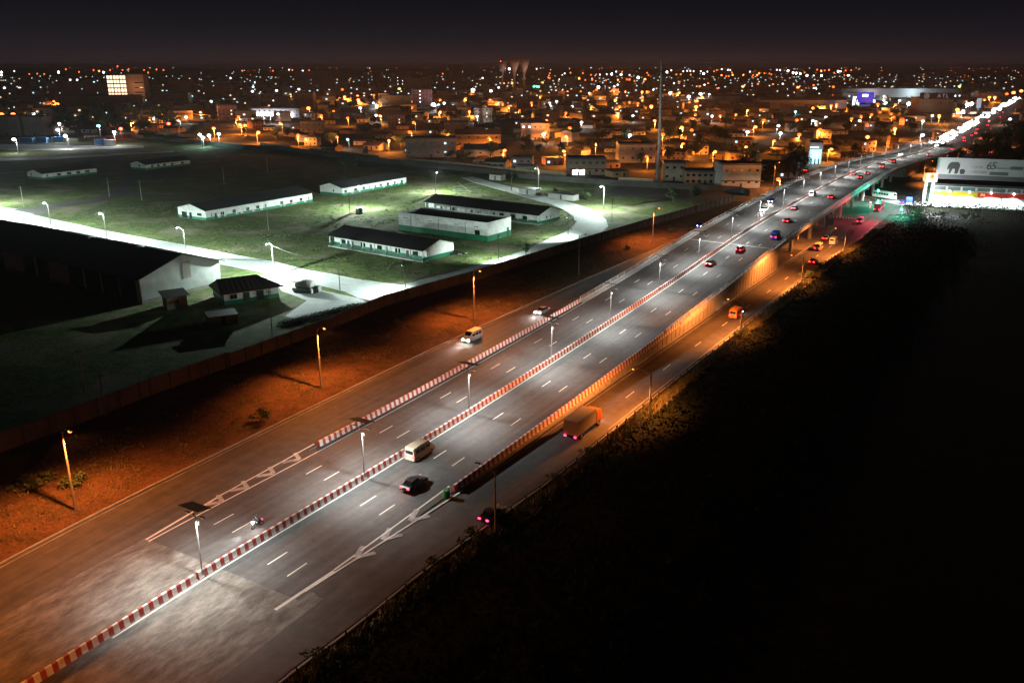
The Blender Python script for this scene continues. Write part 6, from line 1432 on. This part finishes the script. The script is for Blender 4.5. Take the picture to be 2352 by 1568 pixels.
fc = street_lamp(7.0, .5, EM['W'], 14000, (.95, .97, 1), .35, name='forecourt_lamp'); fc.location = G(2115, 478); tag(fc, 'forecourt lamp drowned in white glare at the shop corner', 'street lamp')

# ------------------------------------------------------------ filler houses
def free(x, y, r): return all((x - a) ** 2 + (y - b) ** 2 > (r + c) ** 2 for a, b, c in TAKEN)
def wall_y(x):
    for i in range(len(PWG) - 1):
        a, b = PWG[i], PWG[i + 1]
        if min(a.x, b.x) <= x <= max(a.x, b.x): return a.y + (b.y - a.y) * (x - a.x) / (b.x - a.x)
    return PWG[0].y if x < PWG[0].x else 400
def ok_town(x, y, r):
    S_, o_ = SO(Vector((x, y, 0)))
    if S_ < 250 and o_ > -45: return False
    if abs(o_) < 34 + r * .5: return False
    if x < PWG[-1].x and y < wall_y(x) + 14 + r: return False
    if o_ > 0 and S_ < 560: return False
    if 270 < S_ < 372 and abs(o_) < 110: return False
    return free(x, y, r)
cnt = 0; tries = 0; tnk = list(TW.items())
cand = []
while len(cand) < 262 and tries < 16000:
    tries += 1; y = 375 + 1000 * R.random() ** 2.1; x = R.uniform(-.66, .66) * y
    k = R.choices(range(8), [6, 5, 3, 4, 3, 3, 1 if y > 520 else .2, 3])[0]; r = max(HP[k][1], HP[k][2]) * .62
    if not ok_town(x, y, r): continue
    TAKEN.append((x, y, r)); cand.append((x, y, k))
for x, y, k in cand:
    tn, tm = R.choice(tnk); rot = math.radians(-30 + R.choice([0, 0, 90, -90, 180]) + R.uniform(-8, 8)); 
    if k in (1, 3, 6, 7) or R.random() < .5: rot = math.radians(R.uniform(-28, 28))
    o = HPR[k].put((x, y, 0), rot, scale=R.uniform(.85, 1.15), tint={'cream_house_wall': tm})
    u_, v_ = pxof(Vector((x, y, 0))); later(o, u_, v_, f'{tn} {HP[k][9]}', 'houses of the town')
for p in HPR: p.finish()
# farther roofs as one mass
mb = MB()
for k in range(2600):
    y = 900 + 3300 * R.random() ** 1.3; x = R.uniform(-.68, .68) * y; S_, o_ = (0, 99) if y < 300 else SO(Vector((x, y, 0))) if abs(x - y * .57) < 160 else (0, 99)
    if abs(o_) < 28 or not free(x, y, 8): continue
    w_, d_, h_ = R.uniform(8, 22), R.uniform(8, 16), R.choice([3, 3, 3.5, 6, 6.5, 9, 12 if y > 1400 else 5]); a = R.uniform(-.5, .5); c, s = math.cos(a), math.sin(a)
    mi = R.randrange(4); mb.box((x, y, h_ / 2), (w_, d_, h_), mi, ax=(Vector((c, s, 0)), Vector((-s, c, 0)))); mb.box((x, y, h_ + .15), (w_ + .8, d_ + .8, .3), 4 + mi % 2, ax=(Vector((c, s, 0)), Vector((-s, c, 0))))
    if R.random() < .5: mb.box((x + R.uniform(-3, 3) * c + d_ / 2 * s, y - d_ / 2 * c - .2 + R.uniform(-1, 1) * s, h_ * .6), (1.6 + y / 1500, .3, 1.1 + y / 2500), 6 + R.randrange(2), ax=(Vector((c, s, 0)), Vector((-s, c, 0))))
o = mb.build('distant_houses', [TW['cream'], TW['tan'], TW['grey'], TW['white'], TROOF, TROOF2, WLIT, WLITC]); tag(o, 'mass of far low houses and blocks filling the town out to the horizon', 'houses'); o['kind'] = 'stuff'

# ------------------------------------------------------------ trees and plants
def leafcloud(mb, c, rx, rz, n, ls, rng, shell=.55, mi=0):
    lob = [(Vector((rng.gauss(0, .45) * rx, rng.gauss(0, .45) * rx, rng.uniform(-.5, .6) * rz)), rng.uniform(.35, .6)) for _ in range(9)]
    for i in range(n):
        L, lr = rng.choice(lob); th = rng.uniform(0, 6.283); ph = math.acos(rng.uniform(-1, 1)); rr = lr * (shell + (1 - shell) * rng.random())
        p = Vector(c) + L + Vector((rx * rr * math.sin(ph) * math.cos(th), rx * rr * math.sin(ph) * math.sin(th), rz * rr * math.cos(ph)))
        a = Vector((rng.gauss(0, 1), rng.gauss(0, 1), rng.gauss(0, .6))).normalized(); b = a.cross(Vector((rng.gauss(0, 1), rng.gauss(0, 1), rng.gauss(0, 1)))).normalized(); s = ls * rng.uniform(.6, 1.4)
        mb.face([p - a * s, p - b * s * .5, p + a * s, p + b * s * .5], mi)
def tree_proto(seed, h=8.5, cr=3.6, n=900, ls=.36, name='tree'):
    rng = random.Random(seed); t = thing(name, 'x', 'tree')
    tr = MB(); top_ = Vector((rng.uniform(-.4, .4), rng.uniform(-.4, .4), h * .62)); tr.tube([(0, 0, -.1), (top_.x * .4, top_.y * .4, h * .3), top_], [.26, .2, .12], 8)
    for k in range(6):
        a = k * 1.05 + rng.uniform(-.3, .3); z0 = h * rng.uniform(.3, .5); tr.tube([(top_.x * z0 / h, top_.y * z0 / h, z0), (math.cos(a) * cr * .45, math.sin(a) * cr * .45, z0 + h * .15), (math.cos(a) * cr * .8, math.sin(a) * cr * .8, z0 + h * .26)], [.12, .07, .03], 6)
    tr.build('trunk', BARK, t); mb = MB(); leafcloud(mb, (0, 0, h * .66), cr, h * .36, n, ls, rng); mb.build('crown', LEAF, t); return t
TPn = [Proto(tree_proto(1)), Proto(tree_proto(2, 7.5, 4.2, 950, .40)), Proto(tree_proto(3, 10.5, 4.2, 1100, .42))]
def bush_proto(seed, r=1.5, n=260, ls=.22, m=LEAF2):
    rng = random.Random(seed); t = thing('bush', 'x', 'bush'); mb = MB(); leafcloud(mb, (0, 0, r * .7), r, r * .75, n, ls, rng, .2); mb.build('foliage', m, t)
    s = MB()
    for k in range(5): a = k * 1.26; s.tube([(0, 0, 0), (math.cos(a) * r * .5, math.sin(a) * r * .5, r)], [.05, .02], 5)
    s.build('stems', BARK, t); return t
BP = [Proto(bush_proto(5)), Proto(bush_proto(6, 1.9, 360, .24))]
for i, (u_, v_, k, sc, lab) in enumerate(((1208, 588, 0, .45, 'small round tree leaning over the compound wall by the road'), (1545, 470, 0, .8, 'dark tree beyond the end of the compound wall, left one'), (1590, 462, 1, .8, 'dark tree beyond the end of the compound wall, right one'), (1838, 402, 2, 1.15, 'big dark tree left of the cyan lit shop'), (1822, 412, 1, 1.0, 'wide dark tree in front of the cyan shop tree'),
    (1812, 396, 0, 1.0, 'dark tree at the back of the group left of the cyan shop'), (1300, 455, 1, .45, 'dark bushy tree left of the long low outhouse'), (1350, 462, 1, .5, 'dark bushy tree right of the long low outhouse'), (1275, 449, 0, .4, 'small dark tree by the upper compound road'), (795, 405, 2, 1.0, 'tall dark tree in the unlit field behind the far white building'),
    (340, 326, 1, .9, 'dark tree in front of the perimeter wall right of the cyan floodlight'), (390, 330, 1, .9, 'dark bushy tree by the perimeter wall at the field corner'))):
    o = TPn[k].put(G(u_, v_), R.uniform(0, 6), lab, 'trees around the compound', scale=sc)
for i, (u_, v_, sc, lab) in enumerate(((2262, 372, 1.3, 'black tree behind the left part of the elephant billboard'), (2300, 372, 1.5, 'large black tree behind the middle of the elephant billboard'), (2340, 375, 1.6, 'large black tree behind the right part of the elephant billboard'), (2238, 362, 1.1, 'black tree right of the far ramp railing'), (2285, 340, 1.6, 'tall black tree farther behind the billboard'), (2330, 335, 1.8, 'tallest black tree at the right edge behind the billboard'), (2312, 320, 1.6, 'black tree top beside the glaring far highway'), (2350, 312, 1.7, 'black tree at the very right edge below the far highway'), (2270, 322, 1.2, 'black tree nearest the red lamps right of the highway'))):
    TPn[(i + 2) % 3].put(G(u_, v_ + 14), R.uniform(0, 6), lab, 'trees right of the highway', scale=sc)
tc_ = 0; tries = 0
while tc_ < 235 and tries < 14000:
    tries += 1; y = 375 + 900 * R.random() ** 1.9; x = R.uniform(-.66, .66) * y
    if not ok_town(x, y, 3): continue
    TAKEN.append((x, y, 2.5)); tc_ += 1; o = TPn[R.randrange(3)].put((x, y, 0), R.uniform(0, 6), scale=R.uniform(.7, 1.25)); u_, v_ = pxof(Vector((x, y, 0))); later(o, u_, v_, 'dark street tree', 'trees of the town')
# wooded patches left of the town
for i in range(34):
    u_ = R.uniform(100, 400); v_ = R.uniform(268, 312); q = G(u_, v_)
    o = TPn[R.randrange(3)].put(q, R.uniform(0, 6), scale=R.uniform(1.1, 1.7)); later(o, u_, v_, 'large dark yard tree', 'trees of the wooded yard')
for i, (u_, v_, k, sc, lab) in enumerate(((735, 1522, 0, .8, 'dark spiky bush on the guard fence at the bottom of the picture'), (1002, 1318, 1, .75, 'dark bush on the guard fence below the merging lane arrows'), (1085, 1252, 1, .8, 'dark bush on the guard fence left of the nearest lamp post'), (1352, 1048, 0, .7, 'bush on the guard fence where the orange light begins'), (1274, 1106, 0, .6, 'small bush on the guard fence right of the nearest lamp post'),
    (1697, 775, 0, .8, 'orange lit bush at the foot of the second lit lamp post'), (1852, 640, 1, .9, 'bright orange flowering bush at the fence, left of two'), (1880, 618, 0, 1.0, 'bright orange flowering bush at the fence, right of two'), (2008, 536, 0, .8, 'yellow lit bush at the end of the guard fence'), (172, 1118, 1, .9, 'dark bush behind the leaning sodium lamp'), (62, 1132, 1, .9, 'dark bush on the bank at the left edge'), (112, 1110, 0, .9, 'dark bush on the bank between the edge and the leaning lamp'),
    (600, 968, 1, .8, 'bush on the bank above the arrow markings'), (1540, 535, 0, .8, 'grassy bush on the bank beside the flyover'), (1440, 575, 0, .7, 'low bush on the bank left of the flyover railing'), (2108, 494, 1, 1.1, 'clipped dark bush in front of the shop forecourt, leftmost'), (2165, 500, 0, 1.1, 'clipped dark bush in front of the shop forecourt, second'), (2216, 503, 1, .8, 'round clipped bush in front of the shop forecourt, third'), (2240, 505, 1, .8, 'round clipped bush in front of the shop forecourt, rightmost'))):
    BP[k].put(G(u_, v_), R.uniform(0, 6), lab, 'bushes', scale=sc)
for p in TPn + BP: p.finish()
# ground cover
def tufts(name, label, pts, m, h=(.25, .6), w=.12, blades=5, spread=.25):
    mb = MB()
    for p in pts:
        hh = R.uniform(*h)
        for b_ in range(blades):
            a = R.uniform(0, 6.28); q = p + Vector((R.gauss(0, spread), R.gauss(0, spread), 0)); d = Vector((math.cos(a), math.sin(a), 0)); s = Vector((-d.y, d.x, 0)) * w
            mb.face([q - s, q + s, q + d * hh * .5 + Vector((0, 0, hh * R.uniform(.6, 1.1)))])
    o = mb.build(name, m); tag(o, label, 'grass'); o['kind'] = 'stuff'; return o
pts = []
for _ in range(9000):
    u_, v_ = R.uniform(130, 1330), R.uniform(425, 680); pts.append(G(u_, v_))
from mathutils import noise as mn
import mathutils
def inpoly(p, poly_):
    c = False; j = len(poly_) - 1
    for i in range(len(poly_)):
        if (poly_[i].y > p.y) != (poly_[j].y > p.y) and p.x < (poly_[j].x - poly_[i].x) * (p.y - poly_[i].y) / (poly_[j].y - poly_[i].y) + poly_[i].x: c = not c
        j = i
    return c
inner = [G(a, b) for a, b in UP[3:] + IN[:-1]] + [G(400, 470)]
pts = [p for p in pts if inpoly(p, inner) and mn.noise(p * .12) > -.12]
tufts('grass', 'rough green grass covering the lit compound grounds', pts, LEAF2, (.25, .7), .10, 6, .4)
pts = []
for _ in range(7000):
    S_ = R.uniform(-60, 240); t_ = R.random(); q = P(S_, LK(S_) - 1 - t_ * 17, 0)
    if mn.noise(q * .09) > -.15: q.z = min(.9 * t_, .7) - .05; pts.append(q)
tufts('bank_grass', 'thin dry grass on the orange lit bank left of the service road', pts, LEAF3, (.15, .45), .07, 4, .3)
pts = []
for _ in range(5200):
    S_ = R.uniform(-62, 262); o_ = RF(S_) + .15 + R.random() ** 1.6 * 2.2; pts.append(P(S_, o_, 0))
tufts('verge_grass', 'dry grass along the guard fence lit orange by the service road lamps', pts, LEAF3, (.2, .8), .09, 5, .25)
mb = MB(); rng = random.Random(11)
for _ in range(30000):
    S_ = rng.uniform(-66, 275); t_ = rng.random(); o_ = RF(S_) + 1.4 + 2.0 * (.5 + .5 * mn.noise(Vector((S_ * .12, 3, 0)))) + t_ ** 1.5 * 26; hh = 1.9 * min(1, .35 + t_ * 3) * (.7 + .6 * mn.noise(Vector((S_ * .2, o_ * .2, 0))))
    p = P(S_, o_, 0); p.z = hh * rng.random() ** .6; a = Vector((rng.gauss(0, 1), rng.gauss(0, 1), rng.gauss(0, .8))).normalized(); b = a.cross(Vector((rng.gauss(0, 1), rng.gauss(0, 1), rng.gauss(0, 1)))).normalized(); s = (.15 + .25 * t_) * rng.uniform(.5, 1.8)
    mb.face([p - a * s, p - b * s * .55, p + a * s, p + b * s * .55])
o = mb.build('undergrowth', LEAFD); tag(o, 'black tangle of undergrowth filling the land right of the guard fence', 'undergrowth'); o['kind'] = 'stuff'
mb = MB()
for _ in range(5000):
    u_ = R.uniform(640, 860); v_ = R.uniform(672, 745); pass
    t_ = R.random(); a_ = G(648, 745); b_ = G(835, 700); q = a_.lerp(b_, t_) + Vector((R.uniform(-1.5, 1.5), R.uniform(-1.6, 1.6), 0)); q.z = R.uniform(0, .6)
    a = Vector((R.gauss(0, 1), R.gauss(0, 1), R.gauss(0, 1))).normalized(); b = a.cross(Vector((0, .3, 1))).normalized(); mb.face([q - a * .16, q - b * .09, q + a * .16, q + b * .09])
o = mb.build('hedge_strip', LEAF2); tag(o, 'strip of lush green ground cover beside the concrete yard slab', 'hedge'); o['kind'] = 'stuff'
name_all()

# ------------------------------------------------------------ night haze
hz = MB(); hz.box((0, 9800, 33), (40600, 20800, 70)); HZ = hz.build('haze', [bpy.data.materials.new('haze')]); HZ['kind'] = 'stuff'
m_ = HZ.data.materials[0]; m_.use_nodes = True; n = m_.node_tree; n.nodes.clear(); vo = n.nodes.new('ShaderNodeVolumePrincipled'); oo = n.nodes.new('ShaderNodeOutputMaterial'); n.links.new(vo.outputs[0], oo.inputs['Volume'])
vo.inputs['Density'].default_value = .00006; vo.inputs['Color'].default_value = (.8, .8, .8, 1); vo.inputs['Anisotropy'].default_value = .3
